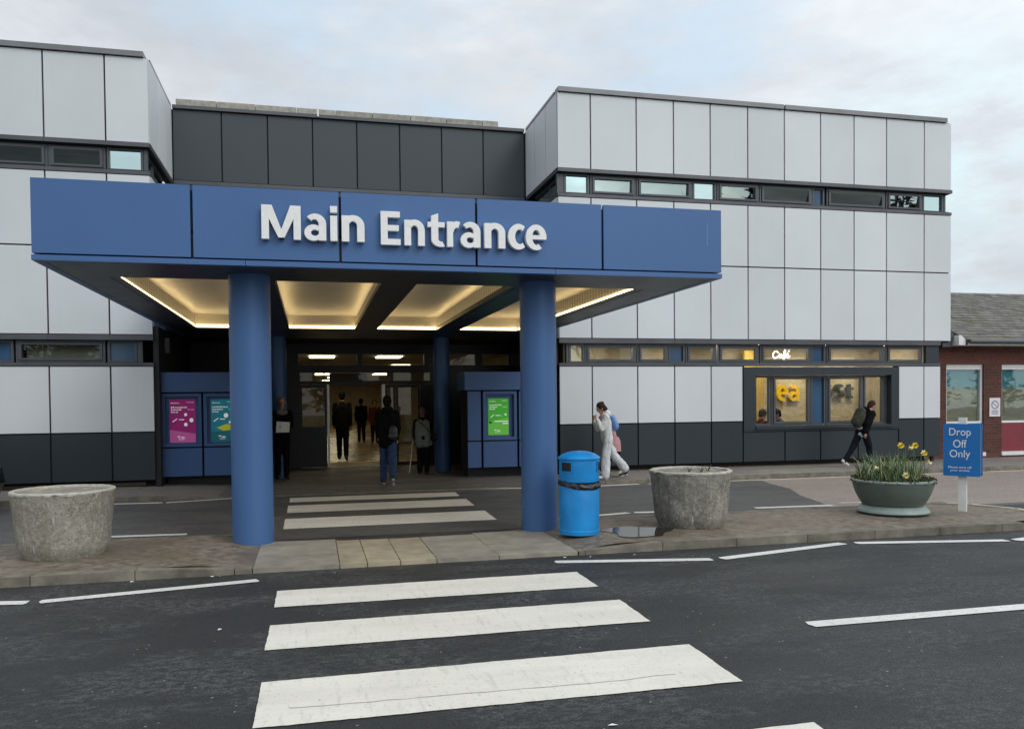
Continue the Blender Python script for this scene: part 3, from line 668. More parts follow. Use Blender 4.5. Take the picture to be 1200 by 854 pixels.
GLY = {
 'i': [rect(0, ST, 0, 1), rect(0, ST, 1.13, 1.38)],
 'n': [rect(0, ST, 0, 1), rect(.83-ST, .83, 0, .6), ring((.415, .6), (.415, .42), (.415, .6), (.145, .19), 0, 150)],
 'r': [rect(0, ST, 0, 1), ring((.45, .52), (.40, .50), (.45, .52), (.16, .25), 68, 165)],
 'c': [ring((.42, .5), (.42, .52), (.47, .5), (.19, .30), 52, 308, 30)],
 'e': [ring((.42, .5), (.42, .52), (.42, .5), (.16, .31), 0, 302, 34), rect(.2, .83, .42, .585)],
 'a': [rect(.52, .52+ST, 0, .62), ring((.395, .62), (.395, .40), (.37, .62), (.15, .19), 0, 138), ring((.33, .29), (.33, .31), (.38, .29), (.14, .12), 40, 330, 26)],
 't': [bar((.14, .28), (.14+ST, .28), (.14+ST, 1.36), (.14, 1.26)), rect(0, .66, .79, 1), ring((.52, .29), (.38, .31), (.52, .29), (.11, .09), 180, 292)],
 'M': [rect(0, .29, 0, 1.33), rect(1.26, 1.55, 0, 1.33), bar((.03, 1.33), (.66, .06), (.90, .06), (.41, 1.33)), bar((1.14, 1.33), (.65, .06), (.89, .06), (1.52, 1.33))],
 'E': [rect(0, .28, 0, 1.33), rect(.27, .81, 0, .235), rect(.27, .74, .56, .785), rect(.27, .79, 1.095, 1.33)]}
for ch, x0, x1, z0, z1 in LT:
    z0 -= .012; z1 -= .012
    pieces = [q if isinstance(q[0], list) else [q] for p in GLY[ch] for q in p]
    al = [v for p in pieces for q in p for v in q]
    ax, bx, az, bz = min(v[0] for v in al), max(v[0] for v in al), min(v[1] for v in al), max(v[1] for v in al)
    m = MB()
    for k, p in enumerate(pieces):
        for q in p: m.prism_y([(x0+(x-ax)/(bx-ax)*(x1-x0), z0+(z-az)/(bz-az)*(z1-z0)) for x, z in q], YF-.085-.0006*k, YF-.02-.0004*k)
    m.build('sign_letter', LETTER, CA)
def glyphs(name, mat, items, y0, y1, parent):
    m = MB(); k = 0
    for ch, x0, x1, z0, z1 in items:
        pieces = [q if isinstance(q[0], list) else [q] for p in GLY[ch] for q in p]; al = [v for p in pieces for q in p for v in q]
        ax, bx, az, bz = min(v[0] for v in al), max(v[0] for v in al), min(v[1] for v in al), max(v[1] for v in al)
        for p in pieces:
            k += 1
            for q in p: m.prism_y([(x0+(x-ax)/(bx-ax)*(x1-x0), z0+(z-az)/(bz-az)*(z1-z0)) for x, z in q], y0-.0007*k, y1)
    return m.build(name, mat, parent)
GLY['S'] = [ring((.4, .98), (.38, .37), (.4, .98), (.14, .14), 30, 262, 22), ring((.4, .36), (.39, .38), (.4, .36), (.14, .15), -152, 84, 22)]
GLY['C'] = [ring((.5, .67), (.5, .68), (.55, .67), (.22, .42), 48, 312, 30)]
glyphs('wall_lettering', YL, [('e', 11.82, 12.14, 1.60, 2.02), ('a', 12.17, 12.47, 1.60, 2.02)], 18.72, 18.80, HB)
glyphs('wall_lettering', OL, [('S', 13.16, 13.46, 1.66, 2.04), ('S', 13.52, 13.82, 1.66, 2.04), ('t', 13.88, 14.1, 1.66, 2.04)], 18.72, 18.80, HB)
m = MB(); m.box(4.775, 4.785, YF-.0012, YF-.0004, 3.58, 3.86); m.build('drip_stain', plain('pale_drip', (.13, .22, .42), .5), CA)

# ------------------------------------------------------------------ display kiosks with poster screens
def scr(name, c, s=.28):
    t = new(name); e = t.bsdf(c, .35); e.inputs['Emission Color'].default_value = (*c, 1); e.inputs['Emission Strength'].default_value = s; t.done(e); return MATS[name]
SW = scr('screen_white', (.8, .8, .8)); 
def poster(x0, x1, z0, z1, y, cols, kind, frame):
    m = MB(); m.quad((x0, y, z0), (x1, y, z0), (x1, y, z1), (x0, y, z1))
    W, H = x1-x0, z1-z0; q = lambda a, c, d, e: m.quad((x0+a*W, y-.003, z0+d*H), (x0+c*W, y-.003, z0+d*H), (x0+c*W, y-.003, z0+e*H), (x0+a*W, y-.003, z0+e*H))
    m.mi = 1                                       # lighter band with a curved top
    N = 12; top = lambda u: {'pink': .30-.10*u, 'teal': .24+.02*u, 'green': .36+.12*u}[kind]
    for i in range(N):
        u, w = i/N, (i+1)/N
        m.quad((x0+u*W, y-.002, z0), (x0+w*W, y-.002, z0), (x0+w*W, y-.002, z0+top(w)*H), (x0+u*W, y-.002, z0+top(u)*H))
    m.mi = 2
    rp = random.Random(kind)
    def words(a, c, z, h):
        x = a
        while x < c-.03:
            w = rp.uniform(.035, .10); xx = x
            while xx < min(x+w, c): q(xx, min(xx+.016, c), z, z+h*rp.choice((.75, 1, 1, 1.35))); xx += .021
            x += w+.022
    words(.06, .38, .91, .017)
    for k, (a, c) in enumerate(((.06, .68), (.06, .48), (.06, .34))): words(a, c, .805-k*.055, .026)
    words(.66, .95, .93, .010); words(.70, .95, .76, .010); words(.34, .62, .09, .009); words(.34, .55, .065, .009)
    q(.36, .56, .525, .545); m.quad((x0+.1*W, y-.003, z0+.49*H), (x0+.13*W, y-.003, z0+.475*H), (x0+.30*W, y-.003, z0+.55*H), (x0+.28*W, y-.003, z0+.565*H))
    for cx, cz, r in (((.62, .65, .06), (.84, .52, .08), (.62, .42, .07)) if kind == 'pink' else ((.6, .62, .09), (.75, .46, .05)) if kind == 'teal' else ((.85, .56, .05), (.62, .53, .02))):
        m._f([m.bm.verts.new((x0+cx*W+cos(a*pi/6)*r*W, y-.003, z0+cz*H+sin(a*pi/6)*r*W*1.1)) for a in range(12)])
    q(.30, .40, .13, .15); q(.44, .56, .11, .13)
    if kind == 'teal':
        m.mi = 3; m._f([m.bm.verts.new((x0+a*W, y-.0045, z0+c*H)) for a, c in ((.22, .33), (.5, .26), (.98, .30), (.98, .38), (.6, .42))])
    if kind == 'green': m.mi = 3; q(.03, .18, .32, .37); m.mi = 2; q(.3, .98, .36, .385); q(.7, .98, .30, .325)
    return m.build('poster_screen', cols, frame)
def kiosk(label, x0, x1, hx0, hx1, frames, blanks, posters):
    k = empty('display_kiosk', ((x0+x1)/2, 17.5, 0), label, 'kiosk')
    m = MB(); m.box(hx0, hx1, 16.95, 17.9, 1.925, 2.315); m.build('header', BLUEK, k, bevel=.008)
    m = MB(); m.box(x0+.02, x1-.02, 17.13, 17.85, .24, 1.92); m.build('carcass', BLACK, k)
    m = MB(); m.box(x0+.06, x1-.06, 17.3, 17.8, -.01, .24); m.build('recessed_base', DARK, k)
    for a, c in frames:
        m = MB(); f = .062; z0, z1 = .835, 1.895
        m.box(a, a+f, 17.0, 17.14, z0, z1); m.box(c-f, c, 17.0, 17.14, z0, z1); m.box(a+f, c-f, 17.0, 17.14, z0, z0+f); m.box(a+f, c-f, 17.0, 17.14, z1-f, z1)
        m.box(a+f, c-f, 17.10, 17.128, z0+f, z1-f)
        fo = m.build('poster_frame', BLUEK, k, bevel=.006)
        posters.pop(0)(a, c, fo)
        m = MB(); m.box(a, c, 17.0, 17.05, .245, .805); m.build('lower_panel', BLUEK, k, bevel=.006)
    for a, c in blanks:
        m = MB(); m.box(a, c, 17.0, 17.05, .835, 1.895); m.box(a, c, 17.0, 17.05, .245, .805); m.build('side_panel', BLUEK, k, bevel=.006)
    return k
MG = [scr('magenta_screen', (.25, .006, .13)), scr('pink_screen', (.42, .08, .27)), SW]
TL = [scr('teal_screen', (.004, .16, .22)), scr('dark_teal_screen', (.003, .10, .13)), SW, scr('yellow_screen', (.42, .42, .02))]
GR = [scr('green_screen', (.03, .28, .012), .5), scr('light_green_screen', (.08, .34, .03), .5), SW, scr('black_screen', (.01, .015, .01))]
PY = 17.096
kiosk('blue kiosk left of the doors with a magenta and a teal poster screen', -2.92, -1.05, -2.95, -1.0, [(-2.905, -2.165), (-2.125, -1.385)], [(-1.345, -1.06)],
      [lambda a, c, f: poster(a+.125, c-.125, .915, 1.775, PY, MG, 'pink', f), lambda a, c, f: poster(a+.125, c-.125, .915, 1.775, PY, TL, 'teal', f)])
kiosk('blue kiosk right of the doors with a green poster screen', 3.25, 5.2, 3.195, 5.19, [(3.605, 4.36), (4.41, 5.165)], [(3.265, 3.555)],
      [lambda a, c, f: poster(a+.13, c-.165, .94, 1.74, PY, GR, 'green', f), lambda a, c, f: poster(a+.125, c-.125, .915, 1.775, PY, TL, 'teal', f)])

# ------------------------------------------------------------------ brick building on the right
BB = empty('brick_building', (18, 19, 0), 'low brown brick building with mossy slate roof joined to the right end', 'building')
YB = 17.3
m = MB(); wins = [(15.73, 16.87), (17.43, 18.6), (19.3, 20.5)]; xs = [15.03]+[q for w in wins for q in w]+[24]
for i in range(0, len(xs), 2): m.box(xs[i], xs[i+1], YB, YB+.3, .0, 2.50)
m.box(15.03, 24, YB+.002, YB+.3, 2.80, 3.2); m.box(23.9, 24, YB+.3, 23, 0, 3.2); m.build('wall', BRICK, BB)
m = MB(); m.box(15.03, 24, YB-.004, YB+.29, 2.50, 2.80); m.build('lintel_band', REDB, BB)
m = MB(); m.box(15.03, 24, YB-.012, YB-.001, .0, .20); m.build('base_course', REDB, BB)
BLIND = plain('sandy_blind', (.42, .37, .24), .8, 0, .2, 3, stretch=(1, 1, 4)); BLIND2 = plain('turquoise_blind', (.12, .40, .46), .8, 0, .1, 3)
for a, c in wins:
    m = MB(); f = .055; z0, z1 = .98, 2.42
    m.box(a, a+f, YB+.05, YB+.15, z0, z1); m.box(c-f, c, YB+.05, YB+.15, z0, z1); m.box(a+f, c-f, YB+.05, YB+.15, z0, z0+f); m.box(a+f, c-f, YB+.05, YB+.15, z1-f, z1)
    m.box(a, c, YB+.05, YB+.2, 2.425, 2.498)
    w = m.build('window', WHITE, BB, bevel=.008)
    MB().quad((a+f, YB+.1, z0+f), (c-f, YB+.1, z0+f), (c-f, YB+.1, z1-f), (a+f, YB+.1, z1-f)).build('pane', GL_TEAL, w)
    m = MB(); m.mi = 0; m.quad((a+f, YB+.16, z0), (c-f, YB+.16, z0), (c-f, YB+.16, 1.88), (a+f, YB+.16, 1.88)); m.mi = 1; m.quad((a+f, YB+.16, 1.88), (c-f, YB+.16, 1.88), (c-f, YB+.16, z1), (a+f, YB+.16, z1))
    m.build('blind', [BLIND, BLIND2], w)
    m = MB(); m.box(a, c, YB+.06, YB+.2, .24, .975); m.build('spandrel_panel', REDP, BB)
    m = MB(); m.box(a-.03, c+.03, YB-.05, YB+.2, .14, .235); m.build('sill', WHITE, BB, bevel=.006)
m = MB(); c0 = .2; ang = R(26); ey, ez = 16.82, 3.075
for i in range(19):
    for k in range(30):
        x0 = 15.93+k*.27+(.135 if i % 2 else 0); x0 = max(15.92, x0-.135); x1 = 15.93+(k+1)*.27+(.0 if i % 2 else -.135)
        s0 = i*c0; jz = random.uniform(-.004, .006); j2 = random.uniform(-.01, .01)
        P = lambda x, s, h: (x, ey+s*cos(ang)-h*sin(ang), ez+s*sin(ang)+h*cos(ang))
        v = [P(x0+.004, s0+j2, .018+jz), P(x1-.004, s0+j2, .018+jz), P(x1-.004, s0+c0+.06, .004), P(x0+.004, s0+c0+.06, .004)]
        u = [P(x0+.004, s0+j2, .004+jz), P(x1-.004, s0+j2, .004+jz)]
        m.quad(*v); m.quad(u[0], u[1], v[1], v[0])
rf = m.build('roof', SLATE, BB)
m = MB(); P = lambda x, s, h: (x, ey+s*cos(ang)-h*sin(ang), ez+s*sin(ang)+h*cos(ang))
vv = [P(15.93, 0, -.01), P(24.1, 0, -.01), P(24.1, 3.85, -.01), P(15.93, 3.85, -.01)]; m.quad(*vv); m.build('roof_deck', DARK, rf)
m = MB(); p = [P(15.90, -.02, .03), P(15.94, -.02, .03), P(15.94, 3.9, .03), P(15.90, 3.9, .03)]; p2 = [P(15.90, -.02, -.13), P(15.94, -.02, -.13), P(15.94, 3.9, -.13), P(15.90, 3.9, -.13)]
m.quad(*p); m.quad(*p2[::-1]); m.quad(p[0], p[3], p2[3], p2[0]); m.quad(p[1], p2[1], p2[2], p[2]); m.quad(p[0], p2[0], p2[1], p[1]); m.build('verge_board', FRAME, BB)
m = MB(); m.tube([(15.93, 16.76, 3.04), (24, 16.76, 3.04)], .055, 10); m.build('gutter', FRAME, BB, smooth=True)
m = MB(); m.box(15.94, 24, 16.84, YB, 2.96, 2.985); m.box(15.94, 24, 16.81, 16.84, 2.955, 3.08); m.prism_y([(15.70, 2.955), (15.945, 2.955), (15.945, 3.06), (15.76, 3.20), (15.70, 3.20)], 16.86, YB); m.build('eaves_board', WHITE, BB)
m = MB(); m.prism_y([(15.36, 3.04), (15.36, 2.92), (15.62, 2.92), (15.70, 3.2), (15.62, 3.35), (15.56, 3.04)], 17.02, 17.2); m.build('rainwater_hopper', FLASH, BB, bevel=.01)
m = MB(); m.box(15.06, 15.66, YB-.05, YB+.0, .0, .16); m.build('brick_step', REDB, BB)
NS = empty('notice_sign', (17.2, YB-.02, 1.4), 'small white no-smoking notice on the brick pier between two windows', 'sign')
m = MB(); m.box(17.03, 17.36, YB-.025, YB-.006, 1.15, 1.63); m.build('board', plain('notice_white', (.72, .68, .70), .5, 0, .03, 8), NS, bevel=.006)
m = MB(); NB = plain('notice_grey_blue', (.22, .25, .36), .5, 0, .05, 8)
for i in range(24):
    a0, a1 = 2*pi*i/24, 2*pi*(i+1)/24; g = lambda a, r: (17.195+cos(a)*r, YB-.028, 1.45+sin(a)*r)
    m.quad(g(a0, .085), g(a0, .115), g(a1, .115), g(a1, .085))
m.quad((17.13, YB-.028, 1.52), (17.115, YB-.028, 1.505), (17.26, YB-.028, 1.38), (17.275, YB-.028, 1.395))
for z in (1.285, 1.245, 1.205): m.quad((17.09, YB-.028, z), (17.30, YB-.028, z), (17.30, YB-.028, z+.02), (17.09, YB-.028, z+.02))
m.build('symbol', NB, NS)

# cracked paint, litter and a small fitting
m = MB(); cp = [(-.16, 4.64), (-.15, 4.56), (.18, 4.545), (.5, 4.535), (.9, 4.53), (1.3, 4.51), (1.7, 4.50), (2.15, 4.53)]
for p, q in zip(cp, cp[1:]):
    n = 7
    for j in range(n):
        a = Vector(p).lerp(Vector(q), j/n); c = Vector(p).lerp(Vector(q), (j+1)/n); ja = noise.noise(Vector((a.x*9, a.y*9, 1)))*.012; jc = noise.noise(Vector((c.x*9, c.y*9, 1)))*.012; w = .0035+.003*noise.noise(Vector((a.x*5, 2, 0)))
        m.quad((a.x, a.y+ja-w, .0085), (c.x, c.y+jc-w, .0085), (c.x, c.y+jc+w, .0085), (a.x, a.y+ja+w, .0085))
rl = random.Random(11)
struct('paint_cracks', m, plain('crack_dirt', (.42, .405, .365), .8, 0, .25, 30))
LIT = [(-.98, 8.25), (-.91, 8.24), (2.62, 8.2), (2.9, 8.17), (-1.7, 8.22), (.2, 8.1), (3.4, 8.14), (5.3, 8.2), (1.5, 3.9), (-.7, 6.3)]
for x, y in LIT:
    m = MB(); a = rl.random()*6.28; L = rl.uniform(.012, .03); c, s_ = cos(a)*L, sin(a)*L
    m.quad((x-c, y-s_, .004), (x+s_*.6, y-c*.6, .010), (x+c, y+s_, .005), (x-s_*.6, y+c*.6, .006)); tag(m.build('litter_scrap', WHITE), 'tiny pale scrap of litter lying on the road or in the kerb gutter', 'litter', 'scraps of litter')
m = MB(); m.box(-2.88, -2.80, 17.32, 17.5, 2.72, 3.02); m.box(-2.9, -2.87, 17.38, 17.44, 2.8, 2.95); m.build('wall_light', FLASH, HB, bevel=.01)
# ------------------------------------------------------------------ planters
def concrete_planter(label, x, y, z, r, mat, seed):
    o = empty('concrete_planter', (x, y, z), label, 'planter', 'round concrete planters on the island')
    m = MB(); m.lathe([(.30, .0), (r*.78, .0), (r*.83, .05), (r*.865, .09), (r*.885, .12), (r*.93, .38), (r*.985, .645), (r, .675)], (x, y, z), 64)
    for v in m.bm.verts:
        d = noise.noise(Vector((v.co.x*9+seed, v.co.y*9, v.co.z*9)))*.006; n = Vector((v.co.x-x, v.co.y-y, 0)); n.normalize(); v.co += n*d
    m.build('bowl', mat, o, smooth=True)
    m = MB(); n = 64; rings = []
    for rr, zz in ((r+.001, .672), (r+.002, .690), (r-.012, .700), (r-.05, .696), (r-.06, .64)):
        rings.append([m.bm.verts.new((x+cos(2*pi*i/n)*rr, y+sin(2*pi*i/n)*rr, z+zz+noise.noise(Vector((i*.9, seed, zz*20)))*(.022 if zz < .68 else .006))) for i in range(n)])
    for A, B in zip(rings, rings[1:]):
        for i in range(n): m._f([A[i], A[(i+1) % n], B[(i+1) % n], B[i]])
    m.build('rim', CONC_RIM, o, smooth=True)
    m = MB(); rings = []
    for k in range(9):
        rr = (r-.06)*(1-k/8)
        rings.append([m.bm.verts.new((x+cos(2*pi*i/32)*rr, y+sin(2*pi*i/32)*rr, z+.668+noise.noise(Vector((cos(i/32*6.28)*rr*7, sin(i/32*6.28)*rr*7, seed)))*.025)) for i in range(32)])
    for A, B in zip(rings, rings[1:]):
        for i in range(32): m._f([A[i], A[(i+1) % 32], B[(i+1) % 32], B[i]])
    m.build('soil', SOILP, o, smooth=True)
    m = MB(); m.lathe([(r*.6, -.03), (r*.6, .01)], (x, y, z), 32); m.build('foot', DARK, o)
    return o
concrete_planter('pale speckled round concrete planter left of the blue columns', -2.605, 9.40, .100, .505, CONC1, 1.3)
concrete_planter('dark stained round concrete planter beside the puddle and blue bin', 4.66, 9.34, .100, .51, CONC2, 8.1)
for (x, y) in ((4.74, 9.2), (4.88, 9.30), (4.58, 9.22)):
    m = MB(); 
    for k in range(5): a = random.uniform(0, 6.28); m.tube([(x, y, .76), (x+cos(a)*.02, y+sin(a)*.02, .80), (x+cos(a)*.05, y+sin(a)*.05, .82+random.random()*.04)], [.006, .005, .002], 5)
    tag(m.build('dry_weed', plain('dry_weed_stem', (.10, .075, .045), .9) if 'dry_weed_stem' not in MATS else MATS['dry_weed_stem']), 'tiny dry weed sprig rooted in the soil of the stained planter', 'weed', 'dry weeds in the stained planter')
BX, BY, BZ = 7.735, 9.46, .100
FB = empty('flower_bowl', (BX, BY, BZ), 'grey-green flared bowl planter on a wide foot, full of daffodils', 'planter')
m = MB(); m.lathe([(0.357, 0.119), (0.387, 0.128), (0.425, 0.187), (0.468, 0.272), (0.497, 0.357), (0.514, 0.425), (0.517, 0.442)], (BX, BY, BZ), 64); m.build('bowl', BOWL, FB, smooth=True)
m = MB(); m.lathe([(0.517, 0.438), (0.525, 0.446), (0.525, 0.463), (0.510, 0.472), (0.489, 0.463), (0.484, 0.425)], (BX, BY, BZ), 64, False); m.build('rim', BOWLR, FB, smooth=True)
m = MB(); m.lathe([(0.455, 0.025), (0.463, 0.038), (0.459, 0.055), (0.399, 0.111), (0.357, 0.123)], (BX, BY, BZ), 64); m.build('foot', BOWLR, FB, smooth=True)
m = MB(); m.lathe([(0.416, -0.004), (0.416, 0.030)], (BX, BY, BZ), 48); m.build('base', DARK, FB)
m = MB(); m.lathe([(0.484, 0.425), (0.255, 0.451), (0.009, 0.459)], (BX, BY, BZ), 32); m.build('soil', SOIL, FB, smooth=True)
def blade(m, x, y, z, a, h, lean, w):
    pts = []; 
    for i in range(5):
        t_ = i/4; d = lean*h*t_**1.8; pts.append((Vector((x+cos(a)*d, y+sin(a)*d, z+h*t_*(1-.28*lean*t_*t_))), w*(1-.85*t_**2)))
    s = Vector((-sin(a), cos(a), 0))
    L = [m.bm.verts.new(p-s*k/2) for p, k in pts]; Q = [m.bm.verts.new(p+s*k/2) for p, k in pts]
    for i in range(4): m._f([L[i], Q[i], Q[i+1], L[i+1]])
m = MB()
for i in range(430):
    rr = .41*sqrt(random.random()); a = random.random()*6.28; x, y = BX+cos(a)*rr-.06, BY+sin(a)*rr
    clump = noise.noise(Vector((x*4, y*4, 3)))
    m.mi = 1 if (random.random() < .14 or (.05 < x-BX < .2 and random.random() < .4)) else 0
    h = random.uniform(.17, .40)+.14*clump+.05*(1-rr/.41)
    blade(m, x, y, BZ+.445, random.random()*6.28, max(.1, h), random.uniform(.1, .95), random.uniform(.011, .021))
tag(m.build('daffodil_leaves', [LEAF, LEAFY]), 'mass of strap-shaped green daffodil leaves filling the bowl planter', 'leaves', kind='stuff')
m = MB()
for i in range(1500):
    a = random.random()*6.28; rr = .515*sqrt(random.uniform(.45, 1.08)); x, y = BX+cos(a)*rr, BY+sin(a)*rr; z = BZ+.462+random.random()*.04-(.05 if rr > .51 else 0)*random.random()
    d = Vector((random.uniform(-1, 1), random.uniform(-1, 1), random.uniform(-.4, .8))).normalized(); e = d.cross(Vector((random.random(), .3, random.random()))).normalized(); s = random.uniform(.010, .021); c = Vector((x, y, z))
    m.quad(c-d*s, c+e*s*.6, c+d*s, c-e*s*.6)
tag(m.build('creeping_plants', MOSS), 'low olive creeping plants along the rim of the bowl planter', 'plants', kind='stuff')
def daffodil(label, x, y, ztop, a, tilt, mat, mat2, droop=0):
    o = empty('daffodil', (x, y, BZ+.45), label, 'flower', 'daffodils in the bowl planter')
    z0 = BZ+.45; hx, hy = x+cos(a)*.04, y+sin(a)*.04
    m = MB(); m.tube([(x, y, z0), (x+.004, y, z0+(ztop-z0)*.6), (x, y, ztop+.005), (hx*.5+x*.5, hy*.5+y*.5, ztop+.012), (hx, hy, ztop-.002)], [.006, .006, .005, .004, .005], 6); m.build('stem', STEM, o, smooth=True)
    d = Vector((cos(a)*cos(tilt), sin(a)*cos(tilt), sin(tilt))); q = d.to_track_quat('Z', 'Y').to_matrix(); c = Vector((hx, hy, ztop))
    m = MB()
    for k in range(6):
        b_ = k*pi/3; f = lambda r, w, zz: c+q @ Vector((cos(b_)*r-sin(b_)*w, sin(b_)*r+cos(b_)*w, zz))
        m._f([m.bm.verts.new(p) for p in (f(.005, 0, 0), f(.025, .019, .006), f(.049, 0, .004), f(.025, -.019, .006))])
    m.build('petals', mat, o)
    m = MB(); n = 12; rings = [[m.bm.verts.new(c+q @ Vector((cos(2*pi*i/n)*r, sin(2*pi*i/n)*r, zz))) for i in range(n)] for r, zz in ((.013, 0), (.017, .03), (.028, .05))]
    for A, B in zip(rings, rings[1:]):
        for i in range(n): m._f([A[i], A[(i+1) % n], B[(i+1) % n], B[i]])
    m.build('trumpet', mat2, o, smooth=True)
DF = [('tallest and leftmost yellow daffodil in the bowl planter', 7.74, 9.36, 1.035, -1.6, .0, YEL, YEL), ('nodding yellow daffodil just right of the tallest one', 7.83, 9.33, 1.005, -.6, -.3, YEL, PALEY),
      ('upright yellow daffodil second from the right in the bowl planter', 8.02, 9.40, 1.025, -1.9, .0, YEL, YEL), ('lower yellow daffodil at the right above the rim', 8.10, 9.36, .925, -1.5, -.1, PALEY, YEL),
      ('drooping faded daffodil hanging furthest right beyond the rim', 8.12, 9.32, .80, -.5, -.6, PALEY, PALEY), ('pale spent daffodil lying low at the middle front', 7.62, 9.10, .66, -1.9, -.2, PALEY, PALEY), ('pale spent daffodil low at the far left of the leaves', 7.40, 9.25, .74, 2.6, .1, PALEY, PALEY)]
for d in DF: daffodil(*d)

# ------------------------------------------------------------------ litter bin
X, Y, Z = 3.11, 9.15, .096
BN = empty('litter_bin', (X, Y, Z), 'bright blue dome-topped litter bin with black bag against the right column', 'bin')
def rrect(hw, r, n=6):
    p = []
    for cx, cy, a0 in ((hw-r, hw-r, 0), (-hw+r, hw-r, pi/2), (-hw+r, -hw+r, pi), (hw-r, -hw+r, 3*pi/2)):
        for i in range(n+1): a = a0+i*pi/2/n; p.append((cx+cos(a)*r, cy+sin(a)*r))
    return p
def loft(m, prof, c, rot=0):
    rings = []
    for hw, r, z in prof: rings.append([m.bm.verts.new((c[0]+x*cos(rot)-y*sin(rot), c[1]+x*sin(rot)+y*cos(rot), c[2]+z)) for x, y in rrect(hw, r)])
    n = len(rings[0])
    for A, B in zip(rings, rings[1:]):
        for i in range(n): m._f([A[i], A[(i+1) % n], B[(i+1) % n], B[i]])
    m._f(rings[0][::-1]); m._f(rings[-1]); return m
ROT = R(8)
m = MB(); m.lathe([(.243, .0), (.246, .05), (.240, .057), (.242, .62), (.237, .635)], (X, Y, Z), 64); m.build('body', BINB, BN, smooth=True)
m = MB(); m.lathe([(.240, .665), (.244, .68), (.240, .945), (.258, .952), (.258, .966), (.240, .985), (.19, 1.018), (.12, 1.040), (.04, 1.050)], (X, Y, Z), 64); hd = m.build('hood', BINB, BN, smooth=True)
m = MB(); m.lathe([(.22, .60), (.22, .70)], (X, Y, Z), 48); m.build('neck', BLACK, BN)
m = MB(); rng = 72; rings = []
for rr, zz in ((.244, .60), (.258, .612), (.262, .635), (.254, .662), (.242, .672)):
    rings.append([])
    for i in range(rng):
        a = 2*pi*i/rng; w = noise.noise(Vector((cos(a)*5.5, sin(a)*5.5, zz*34)))*.016+noise.noise(Vector((cos(a)*14, sin(a)*14, zz*60)))*.008; sag = -.045*max(0, cos(a-R(290)))+.012
        rings[-1].append(m.bm.verts.new((X+cos(a)*(rr+w), Y+sin(a)*(rr+w), Z+zz+sag+w)))
for A, B in zip(rings, rings[1:]):
    for i in range(rng): m._f([A[i], A[(i+1) % rng], B[(i+1) % rng], B[i]])
m.build('bin_bag', BAG, BN, smooth=True)
def flap(ac, half, z0, z1):
    def patch(a0, a1, b0, b1, r, r2, mat, name):
        m = MB(); n = 6
        for i in range(n):
            p, q = a0+(a1-a0)*i/n, a0+(a1-a0)*(i+1)/n; P = lambda a, z, rr: (X+cos(a)*rr, Y+sin(a)*rr, Z+z)
            m.quad(P(p, b0, r), P(q, b0, r), P(q, b1, r), P(p, b1, r)); m.quad(P(p, b1, r2), P(q, b1, r2), P(q, b1, r), P(p, b1, r)); m.quad(P(p, b0, r2), P(q, b0, r2), P(q, b0, r), P(p, b0, r))
        return m
    f = .06; ms = MB()
    for a0, a1, b0, b1 in ((ac-half-f, ac-half, z0-.014, z1+.014), (ac+half, ac+half+f, z0-.014, z1+.014), (ac-half, ac+half, z0-.014, z0), (ac-half, ac+half, z1, z1+.014)):
        pm = patch(a0, a1, b0, b1, .2515, .235, BINB, ''); me = bpy.data.meshes.new('t'); pm.bm.to_mesh(me); pm.bm.free(); ms.bm.from_mesh(me); bpy.data.meshes.remove(me)
    ms.build('flap_frame', BINB, hd)
    patch(ac-half, ac+half, z0, z1, .2455, .235, BLACK, '').build('opening', BLACK, hd)
BN.scale = (.985, .985, .94)
flap(R(212), R(17), .805, .915); flap(R(332), R(17), .805, .915)

# ------------------------------------------------------------------ drop off sign
DS = empty('drop_off_sign', (8.755, 9.33, .095), 'blue two-sided Drop Off Only sign on a short white post', 'sign', rz=R(-53))
m = MB(); m.box(-.05, .05, -.03, .03, -.04, 1.30); m.build('post', WHITE, DS, bevel=.008, local=True)
def board(y0, y1, dx):
    m = MB(); p = []
    for cx, cz, a0 in ((.205, 1.195, 0), (-.205, 1.195, pi/2), (-.205, .515, pi), (.205, .515, 3*pi/2)):
        for i in range(5): a = a0+i*pi/8; p.append((dx+cx+cos(a)*.02, cz+sin(a)*.02))
    m.prism_y(p, y0, y1); return m.build('board', SIGNB, DS, bevel=.004, local=True)
board(-.085, -.06, 0); board(.085, .11, 0)
m = MB()
for x in (-.218, .206): m.box(x, x+.012, -.059, .084, .53, 1.17)
m.box(-.2, .2, -.059, .084, 1.17, 1.18); m.build('side_casing', FRAME, DS, local=True)
for t_, zb, wd, ht in (('Drop', 1.022, .262, .135), ('Off', .888, .165, .108), ('Only', .722, .25, .135), ('Please turn off', .603, .285, .030), ('your engine', .553, .235, .036)):
    text_at('lettering', t_, .1, .001, 0, -.088, 0, LETTER, DS, .0008 if ht < .1 else .0, fit=(-.02-wd/2, -.02+wd/2, zb, zb+ht))
